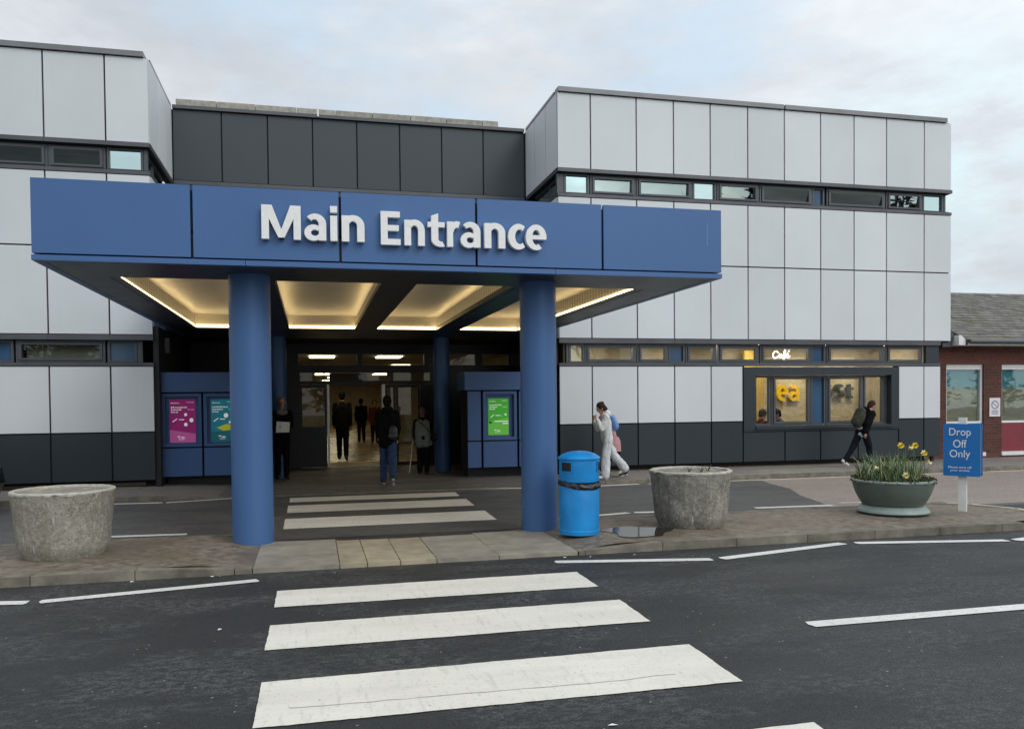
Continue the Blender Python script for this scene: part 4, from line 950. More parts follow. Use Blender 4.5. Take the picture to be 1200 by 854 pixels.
# ------------------------------------------------------------------ people
TMPS = bpy.data.scenes.new('tmp')
def remesh(m, name, mat, vox, parent=None, wrinkle=0, seed=0, smooth_it=3):
    me = bpy.data.meshes.new('tmp'); bmesh.ops.recalc_face_normals(m.bm, faces=m.bm.faces); m.bm.to_mesh(me); m.bm.free()
    o = bpy.data.objects.new('tmp', me); TMPS.collection.objects.link(o)
    md = o.modifiers.new('r', 'REMESH'); md.mode = 'VOXEL'; md.voxel_size = vox
    sm = o.modifiers.new('s', 'SMOOTH'); sm.factor = .5; sm.iterations = smooth_it
    with bpy.context.temp_override(scene=TMPS, view_layer=TMPS.view_layers[0]):
        dg = bpy.context.evaluated_depsgraph_get(); dg.update(); r = bpy.data.meshes.new_from_object(o.evaluated_get(dg))
    bpy.data.objects.remove(o); bpy.data.meshes.remove(me)
    r.name = name; r.materials.clear(); r.materials.append(mat)
    if wrinkle:
        N = [v.normal.copy() for v in r.vertices]
        for v, n in zip(r.vertices, N):
            d = noise.noise(Vector((v.co.x*11+seed, v.co.y*11, v.co.z*8)))+.5*noise.noise(Vector((v.co.x*26, v.co.y*26+seed, v.co.z*19)))
            v.co += n*d*wrinkle
    r.polygons.foreach_set('use_smooth', [True]*len(r.polygons))
    ob = bpy.data.objects.new(name, r); COL.objects.link(ob)
    if parent: ob.parent = parent
    return ob
SKIN = plain('skin', (.42, .24, .17), .5, 0, .06, 10); SKIN2 = plain('ruddy_skin', (.46, .24, .19), .5, 0, .06, 10)
def cloth(n, c, r=.9, v=.16): return plain(n, c, r, 0, v, 14, .25, 120, spec=.08)
def skel(h, lean=0, hp=0, legs=((0, 0, 0), (0, 0, 0)), arms=((0, .08, .15, 0), (0, .08, .15, 0)), wid=1.0, headturn=0):
    s = h/1.76; U = Vector((sin(lean), 0, cos(lean))); F = Vector((cos(lean), 0, -sin(lean))); S = Vector((0, 1, 0)); J = {'s': s, 'U': U, 'F': F}
    J['pel'] = Vector((0, 0, 0)); J['neck'] = U*.52*s; a2 = lean*.6+hp; J['Uh'] = Vector((sin(a2), 0, cos(a2))); J['Fh'] = Vector((cos(a2), 0, -sin(a2)))
    J['head'] = J['neck']+Vector((sin(lean*.9+hp*.5), 0, cos(lean*.9+hp*.5)))*.185*s+J['Fh']*.02*s
    lo = 9
    for i, sg in enumerate((1, -1)):
        a, k, fp = legs[i]; hip = S*sg*.085*s-Vector((0, 0, .02*s)); d1 = Vector((sin(a), 0, -cos(a))); d2 = Vector((sin(a-k), 0, -cos(a-k)))
        kn = hip+d1*.43*s; an = kn+d2*.42*s; fd = Vector((cos(fp), sg*.12, -sin(fp))).normalized(); fu = Vector((sin(fp), 0, cos(fp)))
        heel = an-fd*.045*s-fu*.055*s; toe = an+fd*.165*s-fu*.06*s
        J['leg', i] = (hip, kn, an, heel, toe); lo = min(lo, heel.z-.03*s, toe.z-.025*s)
        f, ab, e, inn = arms[i]; sh = J['neck']-U*.05*s+S*sg*.17*s*wid; d = (-U*cos(f)+F*sin(f)+S*sg*math.tan(ab)).normalized(); el = sh+d*.285*s
        d2 = (-U*cos(f+e)+F*sin(f+e)-S*sg*inn).normalized(); wr = el+d2*.25*s; J['arm', i] = (sh, el, wr, d2, sg)
    for k, v in list(J.items()):
        if k in ('pel', 'neck', 'head'): J[k] = v+Vector((0, 0, -lo))
        elif isinstance(k, tuple) and k[0] == 'leg': J[k] = tuple(q+Vector((0, 0, -lo)) for q in v)
        elif isinstance(k, tuple): J[k] = tuple(q+Vector((0, 0, -lo)) for q in v[:3])+v[3:]
    return J
def body(J, name, skin, curl=.6, vox=.0085):
    s = J['s']; m = MB(); H = J['head']; U, F, Uh, Fh = J['U'], J['F'], J['Uh'], J['Fh']; S = Vector((0, 1, 0))
    rot = Matrix((Fh, S, Uh)).transposed()
    m.ell(H+Uh*.02*s, (.098*s, .076*s, .112*s), rot); m.cap(H+Fh*.03*s-Uh*.05*s, H+Fh*.055*s-Uh*.085*s, .052*s, .032*s)
    m.cap(H+Fh*.092*s+Uh*.015*s, H+Fh*.116*s-Uh*.022*s, .010*s, .014*s, 8); m.cap(H+Fh*.086*s-Uh*.06*s+S*.02*s, H+Fh*.086*s-Uh*.06*s-S*.02*s, .011*s, .011*s, 8)
    m.cap(H+Fh*.085*s+Uh*.04*s+S*.035*s, H+Fh*.085*s+Uh*.04*s-S*.035*s, .014*s, .014*s, 8)
    for sg in (1, -1): m.ell(H+S*sg*.078*s-Fh*.005*s, (.022*s, .012*s, .032*s), rot, 8, 6)
    m.cap(J['neck']-U*.03*s, H-Uh*.04*s-Fh*.015*s, .062*s, .054*s)
    for sg in (1, -1): m.cap(J['pel']+S*sg*.05*s+U*.02*s, J['neck']+S*sg*.075*s-U*.12*s, .095*s, .10*s)
    m.cap(J['neck']+S*.12*s-U*.05*s, J['neck']-S*.12*s-U*.05*s, .05*s, .05*s)
    for i in (0, 1):
        hip, kn, an, he, to = J['leg', i]; m.cap(hip, kn, .082*s, .054*s); m.cap(kn, an, .052*s, .034*s); m.cap(he+Vector((0, 0, .01)), to+Vector((0, 0, .008)), .034*s, .026*s)
        sh, el, wr, d, sg = J['arm', i]; m.cap(sh, el, .048*s, .038*s); m.cap(el, wr, .038*s, .026*s)
        side = d.cross(S).normalized() if abs(d.y) < .95 else Vector((0, 0, 1)); lat = side.cross(d).normalized()
        pc = wr+d*.075*s
        m.cap(wr, pc-lat*.02*s, .024*s, .020*s, 8); m.cap(wr, pc+lat*.02*s, .024*s, .020*s, 8)
        for k, L in enumerate((.068, .078, .074, .058)):
            b0 = pc+lat*(-.033+.022*k)*s; c1 = b0+(d*cos(curl*.5)+side*sin(curl*.5))*L*.55*s; c2 = c1+(d*cos(curl*1.5)+side*sin(curl*1.5))*L*.5*s
            m.cap(b0, c1, .0095*s, .009*s, 7); m.cap(c1, c2, .009*s, .0075*s, 7)
        tb = wr+d*.025*s-lat*.025*s; t1 = tb+(d*.7-lat*.7+side*.25).normalized()*.04*s; m.cap(tb, t1, .012*s, .010*s, 7); m.cap(t1, t1+(d+side*.4).normalized()*.028*s, .010*s, .008*s, 7)
    o = remesh(m, name, skin, vox, smooth_it=2)
    for sg in (1, -1):
        e = MB(); e.ell(H+Fh*.094*s+Uh*.018*s+S*sg*.031*s, (.007*s, .011*s, .006*s), rot, 8, 6); e.build('eye', BLACK, o, smooth=True)
    return o
def top(J, o, mat, name='jacket', fat=1.0, hem=-.10, sleeve=1.0, hood=False, seed=0):
    s = J['s']; m = MB(); U, F = J['U'], J['F']; S = Vector((0, 1, 0))
    for sg in (1, -1):
        m.cap(J['pel']+S*sg*.06*s+U*hem*s, J['pel']+S*sg*.06*s+U*.2*s, .108*s*fat, .112*s*fat); m.cap(J['pel']+S*sg*.06*s+U*.2*s, J['neck']+S*sg*.085*s-U*.13*s, .112*s*fat, .108*s*fat)
    m.cap(J['neck']+S*.13*s-U*.07*s, J['neck']-S*.13*s-U*.07*s, .072*s, .072*s); m.cap(J['neck']-U*.06*s, J['neck']+U*.015*s, .085*s, .072*s)
    for i in (0, 1):
        sh, el, wr, d, sg = J['arm', i]; m.cap(sh, el, .072*s*fat, .060*s*fat); m.cap(el, el+(wr-el)*.93*sleeve, .060*s*fat, .045*s*fat)
    if hood: m.ell(J['neck']-F*.075*s+U*.03*s, (.085*s, .125*s, .085*s)); m.cap(J['neck']+S*.09*s, J['neck']-S*.09*s, .05*s, .05*s)
    return remesh(m, name, mat, .013, o, .012, seed)
def legs(J, o, mat, name='trousers', wide=1.0, ankle=1.0, seed=3, wr=.008):
    s = J['s']; m = MB(); S = Vector((0, 1, 0)); m.cap(J['pel']+S*.06*s, J['pel']-S*.06*s, .118*s, .118*s); m.cap(J['pel']+S*.05*s+J['U']*.06*s, J['pel']-S*.05*s+J['U']*.06*s, .108*s, .108*s)
    for i in (0, 1):
        hip, kn, an, he, to = J['leg', i]; m.cap(hip, kn, .102*s, .074*s*wide); m.cap(kn, an+(an-kn).normalized()*.01*s, .074*s*wide, .056*s*wide*ankle)
    return remesh(m, name, mat, .013, o, wr, seed)
def shoes(J, o, mat, sole=None):
    s = J['s']
    for i in (0, 1):
        hip, kn, an, he, to = J['leg', i]; m = MB(); m.cap(he+Vector((0, 0, .012)), to+Vector((0, 0, .010)), .042*s, .036*s); m.cap(an-Vector((0, 0, .01)), he+(to-he)*.35, .046*s, .045*s)
        sh = remesh(m, 'shoe', mat, .010, o)
        if sole: 
            m = MB(); m.cap(he-Vector((0, 0, .012)), to-Vector((0, 0, .010)), .034*s, .030*s); remesh(m, 'sole', sole, .010, sh)
def hair(J, o, mat, long=0, pony=False, thick=1.1):
    s = J['s']; m = MB(); H, Uh, Fh = J['head'], J['Uh'], J['Fh']; S = Vector((0, 1, 0)); rot = Matrix((Fh, S, Uh)).transposed()
    m.ell(H+Uh*.034*s-Fh*.022*s, (.096*s*thick, .086*s*thick, .108*s*thick), rot); m.ell(H-Fh*.05*s-Uh*.02*s, (.06*s*thick, .075*s*thick, .085*s), rot)
    if long: m.cap(H-Fh*.06*s, J['neck']-J['F']*.07*s-J['U']*long*s, .065*s, .055*s); 
    if pony: m.ell(H-Fh*.085*s+Uh*.09*s, (.05*s, .05*s, .05*s)); m.cap(H-Fh*.09*s+Uh*.07*s, H-Fh*.12*s-Uh*.08*s, .035*s, .028*s)
    return remesh(m, 'hair', mat, .011, o, .004, 5)
def place(o, loc, rz, label, cat='person'):
    o.location = loc; o.rotation_euler = (0, 0, rz); return tag(o, label, cat)
def world(o, p): return o.matrix_basis @ Vector(p)
def thing_at(mb, name, mat, o, label, cat, **kw):
    """an object carried by a person, modelled in that person's space"""
    q = mb.build(name, mat, **kw); q.location = o.location; q.rotation_euler = o.rotation_euler; return tag(q, label, cat)
BRN = plain('brown_hair', (.030, .016, .011), .7, 0, .25, 40, spec=.15); BLKH = plain('black_hair', (.006, .0055, .0055), .7, 0, .2, 40, spec=.1); GREYH = plain('grey_hair', (.20, .19, .18), .6, 0, .2, 40); RED = plain('reddish_hair', (.13, .045, .03), .55, 0, .25, 40)
BLACKC = cloth('black_cloth', (.006, .0062, .007)); NAVYC = cloth('navy_cloth', (.009, .010, .015)); JEANS = cloth('blue_denim', (.035, .06, .13)); WHITEC = cloth('white_cloth', (.66, .67, .66), .85, .07); WHITEC2 = cloth('off_white_cloth', (.60, .62, .64), .85, .08)
SHOEW = plain('white_shoe', (.62, .61, .58), .6, 0, .1, 20); SHOEB = plain('black_shoe', (.012, .012, .012), .45, 0, .2, 20)
# 1 woman in white walking left, hand at her mouth
J = skel(1.53, .13, .42, ((.14, .10, .0), (-.46, .26, .42)), ((.60, .05, 2.28, .30), (.48, .06, 2.3, .34)), .92)
P1 = body(J, 'person', SKIN2, 1.2); top(J, P1, WHITEC, 'hoodie', 1.08, -.04, 1, True, 2); legs(J, P1, WHITEC2, wide=1.38, ankle=1.32, wr=.014); shoes(J, P1, SHOEW); hair(J, P1, BRN, pony=True, thick=1.13)
place(P1, (5.80, 15.30, .092), pi, 'woman in white hoodie and wide white trousers walking left, hand at her mouth')
m = MB(); s = J['s']; c = J['neck']-J['U']*.20*s-J['F']*.21*s; rot = Matrix((J['F'], Vector((0, 1, 0)), J['U'])).transposed()
m.ell(c, (.075, .14, .17), rot); m.ell(c-J['U']*.06-J['F']*.04, (.06, .11, .10), rot)
LB = remesh(m, 'backpack', plain('pale_blue_nylon', (.16, .30, .60), .55, 0, .25, 9, .2, 60), .014, None, .008, 9); LB.location = P1.location; LB.rotation_euler = P1.rotation_euler
tag(LB, 'pale blue backpack on the back of the woman in white', 'backpack')
m = MB(); 
for sg in (1, -1): m.tube([J['neck']-J['U']*.06-J['F']*.16+Vector((0, sg*.08, 0)), J['neck']+J['U']*.03+Vector((0, sg*.085, 0)), J['neck']-J['U']*.12+J['F']*.125+Vector((0, sg*.09, 0)), J['neck']-J['U']*.3-J['F']*.1+Vector((0, sg*.12, 0))], .014, 6)
o_ = m.build('strap', LB.data.materials[0], LB, smooth=True, local=True)
# 2 companion hidden behind her in a pink coat
J = skel(1.36, .30, .45, ((-.25, .2, .25), (.22, .1, 0)), ((.1, .06, .3, 0), (.1, .06, .3, 0)), .85)
P2 = body(J, 'person', SKIN); m = MB(); s = J['s']
PINK = cloth('pink_coat_cloth', (.46, .25, .25))
ct = top(J, P2, PINK, 'coat', 1.0, -.06, 1, False, 4); m.lathe([(.205*s, -.26*s), (.19*s, .0), (.14*s, .12*s)], J['pel'], 24); m.build('coat_skirt', PINK, ct, smooth=True, local=True)
legs(J, P2, BLACKC); shoes(J, P2, SHOEB, SHOEW); hair(J, P2, BLKH, .1)
place(P2, (6.08, 15.66, .092), pi, 'person in pink coat and black trousers mostly hidden behind the woman in white')
# 3 man with rucksack walking right
J = skel(1.56, .36, .35, ((-.50, .15, .55), (.34, .26, -.05)), ((.25, .05, .55, .1), (-.3, .05, .5, .1)))
P3 = body(J, 'person', SKIN); top(J, P3, BLACKC, 'jacket', 1.18, -.02, 1, True, 7); legs(J, P3, NAVYC, wide=1.08); shoes(J, P3, SHOEW); hair(J, P3, BRN, thick=1.05)
m = MB(); s = J['s']
for sg in (1, -1): m.cap(J['pel']+Vector((0, sg*.05*s, -.035)), J['pel']+Vector((0, sg*.05*s, .05)), .128*s, .118*s)
remesh(m, 'shirt_hem', cloth('pale_blue_shirt', (.40, .48, .52)), .013, P3, .006, 2)
place(P3, (12.06, 15.72, .092), R(4), 'man in dark jacket striding right past the cafe window with a rucksack')
m = MB(); rot = Matrix((J['F'], Vector((0, 1, 0)), J['U'])).transposed(); c = J['neck']-J['U']*.24*s-J['F']*.22*s
m.ell(c, (.11, .16, .24), rot); m.ell(c-J['U']*.08-J['F']*.07, (.07, .12, .12), rot); m.ell(c+J['U']*.16, (.09, .14, .09), rot)
BP = remesh(m, 'rucksack', plain('olive_grey_canvas', (.05, .05, .04), .9, 0, .25, 12, .2, 80, spec=.1), .014, None, .006, 3); BP.location = P3.location; BP.rotation_euler = P3.rotation_euler
tag(BP, 'olive grey rucksack on the back of the man walking past the cafe', 'rucksack')
# 4 man in jeans walking in
J = skel(1.75, .06, .02, ((.16, .06, 0), (-.26, .35, .75)), ((.25, .08, .5, .1), (-.12, .14, .5, .15)))
P4 = body(J, 'person', SKIN); top(J, P4, BLACKC, 'jacket', 1.16, -.12, 1, True, 11); legs(J, P4, JEANS, wide=1.12, ankle=1.1); shoes(J, P4, SHOEB, SHOEW); hair(J, P4, BLKH)
place(P4, (1.47, 16.25, .022), pi/2-.05, 'man in bulky black jacket and blue jeans walking towards the doors, seen from behind')
m = MB(); m.ell(J['pel']+Vector((-.155, -.11, .10)), (.05, .09, .15)); m.ell(J['pel']+Vector((-.165, -.10, .03)), (.05, .10, .08)); thing_at(m, 'waist_bag', plain('dark_grey_nylon', (.022, .023, .026), .4, 0, .2, 12), P4, 'dark grey bag hanging at the hip of the man in jeans', 'bag', smooth=True)
# 5 woman with cane
J = skel(1.51, .14, .12, ((.06, .05, 0), (-.05, .05, 0)), ((.25, .16, .35, 0), (.0, .15, .2, 0)))
P5 = body(J, 'person', SKIN); top(J, P5, BLACKC, 'cardigan', .94, -.05, 1, False, 5); legs(J, P5, BLACKC, wide=1.15); shoes(J, P5, SHOEB); hair(J, P5, RED, thick=1.08)
m = MB(); s = J['s']
for sg in (1, -1): m.cap(J['pel']+Vector((0, sg*.075*s, -.13*s)), J['neck']+Vector((0, sg*.075*s, -.13*s)), .142*s, .140*s); m.cap(J['neck']+Vector((-.01, sg*.02, -.08*s)), J['neck']+Vector((-.01, sg*.14*s, -.09*s)), .085*s, .08*s)
remesh(m, 'vest', cloth('grey_green_vest_cloth', (.15, .17, .155)), .013, P5, .006, 8)
place(P5, (2.46, 18.3, .022), pi/2, 'woman with reddish hair and grey vest walking to the doors with a white cane')
wr = J['arm', 0][2]; m = MB(); m.tube([(wr.x+.03, wr.y+.02, wr.z+.02), (wr.x+.07, wr.y+.06, wr.z-.4), (wr.x+.12, wr.y+.10, .01)], .013, 8); m.tube([(wr.x-.04, wr.y+.02, wr.z+.03), (wr.x+.05, wr.y+.02, wr.z+.03)], .016, 8)
thing_at(m, 'walking_stick', WHITE, P5, 'white walking stick held in the left hand of the woman at the doors', 'walking stick', smooth=True)
m = MB(); U = J['U']; F = J['F']; nk = J['neck']
m.tube([nk+Vector((.0, .13*s, -.02)), nk-F*.20*s-U*.12*s+Vector((0, .06, 0)), nk-F*.225*s-U*.28*s+Vector((0, -.07, 0)), nk-F*.20*s-U*.42*s+Vector((0, -.20, 0))], .010, 6); m.ell(nk-U*.50*s-F*.06*s+Vector((0, -.27, 0)), (.11, .045, .10))
thing_at(m, 'shoulder_bag', BAG, P5, 'black shoulder bag slung across the back of the woman with the cane', 'bag', smooth=True)
# 6 man standing with paper
J = skel(1.77, .02, .22, ((.03, .03, 0), (-.02, .02, 0)), ((.35, .05, 1.15, .35), (.35, .05, 1.15, .35)))
P6 = body(J, 'person', SKIN2, 1.0); top(J, P6, BLACKC, 'jacket', 1.08, -.14, 1, False, 15); legs(J, P6, BLACKC); shoes(J, P6, SHOEB); hair(J, P6, GREYH, thick=1.04)
m = MB(); m.cap(J['neck']+Vector((.03, .05, -.03)), J['neck']+Vector((.03, -.05, -.03)), .078, .078); remesh(m, 'scarf', cloth('grey_scarf', (.16, .16, .16)), .013, P6, .006, 1)
place(P6, (-.66, 18.25, .022), -pi/2+.15, 'man in black coat standing by the left rear column reading a paper')
m = MB(); w0, w1 = J['arm', 0][2], J['arm', 1][2]; c = (w0+w1)/2+J['arm', 0][3]*.10
pp = [c+Vector((dx, dy, dz)) for dx, dy, dz in ((-.02, -.14, -.10), (-.02, .14, -.10), (.05, .15, .12), (.05, -.13, .14))]; m.quad(*pp); m.quad(*[p+Vector((.004, 0, .002)) for p in pp][::-1])
thing_at(m, 'paper', WHITE, P6, 'white folded paper held by the man standing at the left of the entrance', 'paper')
# 7 silhouettes inside
def insider(loc, rz, h, lab, jk, tr, hr, st=.2, bag=False):
    J = skel(h, .04, .02, ((st, .08, 0), (-st, .15, .35)), ((.15, .12, .25, 0), (-.15, .12, .25, 0)))
    P = body(J, 'person', SKIN, .6, .0105); top(J, P, jk, 'jacket', 1.12, -.12); legs(J, P, tr, wide=1.1); shoes(J, P, SHOEB); hair(J, P, hr); place(P, loc, rz, lab); return P, J
insider((.83, 23.3, .022), pi/2, 1.90, 'tall man in dark coat walking in just inside the open doors, seen from behind', BLACKC, BLACKC, BLKH, .1)
insider((1.93, 33.0, .022), pi/2, 1.75, 'person in black coat further down the lobby, left of the person in red', BLACKC, BLACKC, BLKH)
insider((2.40, 32.0, .022), -pi/2, 1.68, 'person in red top walking out down the lobby', cloth('dull_red_cloth', (.13, .03, .02)), NAVYC, BRN)
def seated(loc, rz, lab, jk, hr):
    J = skel(1.66, .15, .3, ((1.45, 1.45, 0), (1.45, 1.45, 0)), ((.6, .05, .9, .2), (.6, .05, .9, .2)))
    P = body(J, 'person', SKIN, .6, .0105); top(J, P, jk, 'jumper', 1.02, 0); legs(J, P, NAVYC); shoes(J, P, SHOEB); hair(J, P, hr); place(P, loc, rz, lab)
    c = empty('cafe_chair', (loc[0], loc[1], .1), 'plain chair under the person '+lab.split('sitting ')[-1], 'chair', rz=rz)
    z = J['pel'].z-.12; m = MB(); m.box(-.2, .22, -.2, .2, z-.03, z); m.build('seat', BK, c, local=True); m = MB(); m.box(-.22, -.19, -.2, .2, z, z+.42); m.build('backrest', BK, c, local=True)
    for a in (-.18, .18):
        for d in (-.18, .18): m = MB(); m.box(a-.015, a+.015, d-.015, d+.015, 0, z-.03); m.build('leg', STEEL, c, local=True)
seated((10.50, 17.45, .10), R(10), 'person with brown hair sitting behind the leftmost cafe pane', cloth('dark_red_cloth', (.10, .03, .02)), BRN)
seated((11.18, 17.5, .10), R(170), 'person in blue jumper sitting behind the wide left cafe pane', cloth('blue_jumper', (.05, .10, .16)), BLKH)

bpy.data.scenes.remove(TMPS)
# ------------------------------------------------------------------ car just entering the frame at the left
CR = empty('parked_car', (-7.04, 14.05, 0), 'black car at the left edge of the picture beside the pavement', 'car')
PB = plain('black_car_paint', (.008, .009, .011), .12, .0, .1, 3); X0 = -7.04
m = MB(); prof = [(-2.05, .35), (-2.1, .62), (-2.0, .88), (-1.5, .98), (-.75, 1.40), (.25, 1.44), (.95, 1.05), (1.75, .88), (1.98, .68), (2.03, .42), (1.95, .24), (-1.95, .24)]
m.prism_y([(X0+x, z) for x, z in prof], 13.2, 14.9)
for v in m.bm.verts:
    if v.co.z > 1.0: v.co.y = 14.05+(v.co.y-14.05)*.80
m.build('body', PB, CR, smooth=True, bevel=.07, seg=3)
for y in (13.23, 14.87):
    for x in (X0-1.3, X0+1.28):
        m = MB(); m.lathe([(.31, -.09), (.325, -.06), (.325, .06), (.31, .09)], (0, 0, 0), 32); bmesh.ops.rotate(m.bm, verts=m.bm.verts, cent=(0, 0, 0), matrix=Matrix.Rotation(pi/2, 3, 'X')); bmesh.ops.translate(m.bm, verts=m.bm.verts, vec=(x, y, .325)); w = m.build('wheel', BAG, CR, smooth=True)
        m = MB(); m.lathe([(.20, -.10), (.20, .10)], (0, 0, 0), 24); bmesh.ops.rotate(m.bm, verts=m.bm.verts, cent=(0, 0, 0), matrix=Matrix.Rotation(pi/2, 3, 'X')); bmesh.ops.translate(m.bm, verts=m.bm.verts, vec=(x, y, .325)); m.build('rim', STEEL, w, smooth=True)
for y0, y1 in ((13.32, 13.335), (14.765, 14.78)):
    m = MB(); m.prism_y([(X0-1.3, 1.02), (X0-.72, 1.34), (X0+.2, 1.37), (X0+.75, 1.06)], y0, y1); m.build('side_window', GL_BLUE, CR)
for y in (13.5, 14.6): m = MB(); m.ell((X0+1.93, y, .66), (.10, .20, .075)); m.build('headlight', GL_FIX, CR, smooth=True)
m = MB(); m.box(X0+1.98, X0+2.06, 13.75, 14.35, .40, .52); m.build('number_plate', WHITE, CR)

# ------------------------------------------------------------------ far woods behind the viewer (seen only in the window glass)
m = MB(); rnd = random.Random(3)
def branch(p, d, L, r, n):
    q = p+d*L; m.tube([p, (p+q)/2+Vector((rnd.uniform(-1, 1), rnd.uniform(-1, 1), 0))*L*.06, q], [r, r*.85, r*.7], 4, False)
    if n == 0: return
    for _ in range(3 if n > 1 else 4):
        e = (d+Vector((rnd.uniform(-1, 1), rnd.uniform(-1, 1), rnd.uniform(-.2, .7)))*.75).normalized(); branch(q-d*L*rnd.uniform(0, .35), e, L*rnd.uniform(.55, .8), r*.6, n-1)
for x, y, h in ((-34, -28, 1.2), (-27, -33, 1.35), (-22, -27, 1.25), (-17, -31, 1.3), (-12, -26, 1.1), (-7, -32, 1.15), (-2, -28, .9), (12, -36, .8), (19, -33, .95), (26, -37, 1.05), (30, -32, 1.1), (36, -36, 1.2), (41, -32, 1.25), (47, -36, 1.15), (53, -33, 1.2), (60, -36, 1.2)):
    branch(Vector((x, y, 0)), Vector((rnd.uniform(-.05, .05), rnd.uniform(-.05, .05), 1)).normalized(), 4.6*h, .26*h, 5)
for i in range(46):
    cx, cy, ch, cr = rnd.uniform(-48, 4) if i < 30 else rnd.uniform(24, 75), rnd.uniform(-36, -27), rnd.uniform(9, 19) if i < 30 else rnd.uniform(6, 12), rnd.uniform(1.8, 3.4)
    if i < 30 and cx > -6: ch *= .75
    m.tube([(cx, cy, 0), (cx, cy, ch*.8)], [.22, .06], 5, False)
    for k in range(420):
        h = rnd.random()**.8; z = ch*(.12+.88*h); rr = cr*(1.05-h)*(.35+.65*rnd.random())*(1+.3*sin(k*.7)); a = rnd.random()*6.28; d = Vector((rnd.uniform(-1, 1), rnd.uniform(-1, 1), rnd.uniform(-.6, .3))).normalized(); e = d.cross(Vector((rnd.random(), rnd.random(), rnd.random()+.1))).normalized(); q = Vector((cx+cos(a)*rr, cy+sin(a)*rr, z)); sz = rnd.uniform(.25, .6)
        m.quad(q-d*sz, q+e*sz*.4, q+d*sz, q-e*sz*.4)
tag(m.build('far_woods', plain('bark', (.045, .04, .032), .9, 0, .3, 2)), 'bare wood on the far side of the road behind the viewer', 'woods', kind='stuff')

# ------------------------------------------------------------------ sky, sun, camera
SUN_EL, SUN_AZ = R(38), R(148)     # azimuth clockwise from +Y
sd = Vector((sin(SUN_AZ)*cos(SUN_EL), cos(SUN_AZ)*cos(SUN_EL), sin(SUN_EL)))
W = bpy.data.worlds.new('World'); SC.world = W; W.use_nodes = True; T = W.node_tree; T.nodes.clear()
class WN(NT):
    def __init__(s, t): s.t = t
w = WN(T); out = w.n('ShaderNodeOutputWorld'); bg = w.n('ShaderNodeBackground'); w.l(bg.outputs[0], out.inputs[0]); bg.inputs[1].default_value = .1
sky = w.n('ShaderNodeTexSky'); sky.sky_type = 'NISHITA'; sky.sun_disc = False; sky.sun_elevation = SUN_EL; sky.sun_rotation = SUN_AZ; sky.air_density = 1.2; sky.dust_density = 1.5
tc = w.n('ShaderNodeTexCoord').outputs['Generated']; sp = w.n('ShaderNodeSeparateXYZ'); w.l(tc, sp.inputs[0])
mp = w.n('ShaderNodeMapping'); mp.inputs['Scale'].default_value = (1, 1, 2.6); mp.inputs['Location'].default_value = (2.3, .7, .2); w.l(tc, mp.inputs[0])
n1 = w.noise(mp.outputs[0], 2.1, 7, .58); n2 = w.noise(mp.outputs[0], 4.3, 6, .6)
cl = w.mix(w.ramp(n2, .36, .66), (5.7, 6.15, 6.7), (7.8, 8.1, 8.4))
cl = w.mix(w.math('MULTIPLY', w.ramp(w.noise(mp.outputs[0], 1.3, 5, .55), .5, .68), .7), cl, (6.2, 6.45, 6.75))
dv = w.n('ShaderNodeVectorMath'); dv.operation = 'DOT_PRODUCT'; w.l(tc, dv.inputs[0]); dv.inputs[1].default_value = Vector((.665, .73, .17)).normalized()
gap = w.mix(.62, w.mix(1.0, sky.outputs[0], (2.1, 2.1, 2.1), 'MULTIPLY'), (6.6, 7.9, 8.5))
c = w.mix(w.math('MULTIPLY', w.ramp(n1, .33, .48), .97), gap, cl)
c = w.mix(w.math('MULTIPLY', w.math('MULTIPLY', w.ramp(dv.outputs['Value'], .972, .994), w.ramp(n2, .44, .56)), .8), c, (6.7, 8.3, 8.75))
c = w.mix(w.math('MULTIPLY', w.ramp(w.noise(mp.outputs[0], 3.0, 8, .62), .46, .62), .55), c, (5.5, 5.8, 6.25))
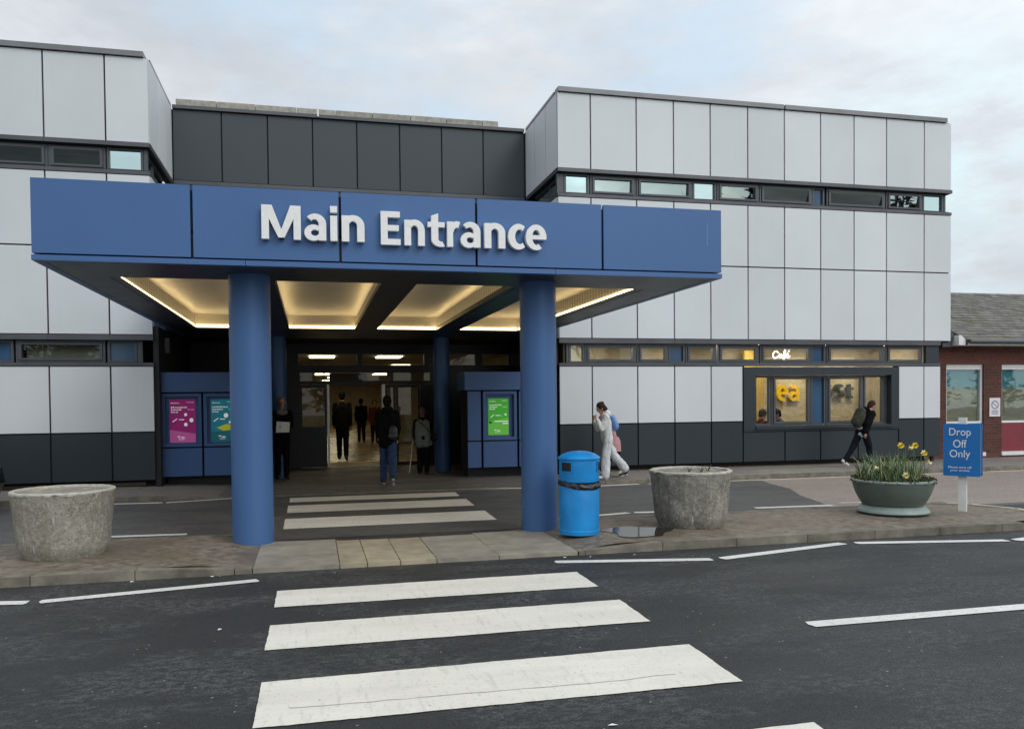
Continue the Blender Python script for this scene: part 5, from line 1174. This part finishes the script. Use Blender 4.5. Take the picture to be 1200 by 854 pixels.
# thin bright cloud round the hidden sun and towards the zenith
vm = w.n('ShaderNodeVectorMath'); vm.operation = 'DOT_PRODUCT'; w.l(tc, vm.inputs[0]); vm.inputs[1].default_value = sd
g = w.math('MULTIPLY', w.math('POWER', w.math('MAXIMUM', w.math('MULTIPLY_ADD', vm.outputs['Value'], .5), 0), 1.5), .85); 
T.nodes[-3].inputs[2].default_value = .5
for nd in T.nodes:
    if nd.bl_idname == 'ShaderNodeMath' and nd.operation == 'MULTIPLY_ADD': nd.inputs[2].default_value = .5
zz = w.math('MULTIPLY', w.math('MAXIMUM', sp.outputs['Z'], 0), .32)
k = w.math('ADD', w.math('ADD', g, zz), .80)
cmb = w.n('ShaderNodeCombineXYZ')
for i in range(3): w.l(k, cmb.inputs[i])
c = w.mix(1.0, c, cmb.outputs[0], 'MULTIPLY'); w.l(c, bg.inputs[0])
L = bpy.data.lights.new('sun', 'SUN'); L.energy = .9; L.angle = R(25); L.color = (1, .96, .9); lo = bpy.data.objects.new('sun', L); COL.objects.link(lo); lo.rotation_euler = (-sd).to_track_quat('-Z', 'Y').to_euler(); lo.location = (10, -10, 30)
cam = bpy.data.cameras.new('camera'); co = bpy.data.objects.new('camera', cam); COL.objects.link(co); SC.camera = co
yaw, pit, rol = R(13.15914), R(-1.2971), R(-.57874)
f = Vector((sin(yaw)*cos(pit), cos(yaw)*cos(pit), sin(pit))); r0 = Vector((cos(yaw), -sin(yaw), 0)); u0 = r0.cross(f); r = r0*cos(rol)+u0*sin(rol); u = u0*cos(rol)-r0*sin(rol)
co.matrix_world = Matrix(((r.x, u.x, -f.x, 0), (r.y, u.y, -f.y, 0), (r.z, u.z, -f.z, 1.7), (0, 0, 0, 1)))
cam.sensor_fit = 'HORIZONTAL'; cam.sensor_width = 36; cam.lens = 36*939.4/1200; cam.shift_x = (600-585.74)/1200; cam.shift_y = (490.055-427)/1200; cam.clip_end = 2000; cam.clip_start = .05
SC.render.engine = 'CYCLES'; SC.cycles.use_denoising = True; SC.cycles.max_bounces = 7; SC.cycles.transparent_max_bounces = 12; SC.cycles.sample_clamp_indirect = 6
SC.view_settings.view_transform = 'Standard'; SC.view_settings.look = 'None'; SC.view_settings.exposure = 0; SC.view_settings.gamma = 1
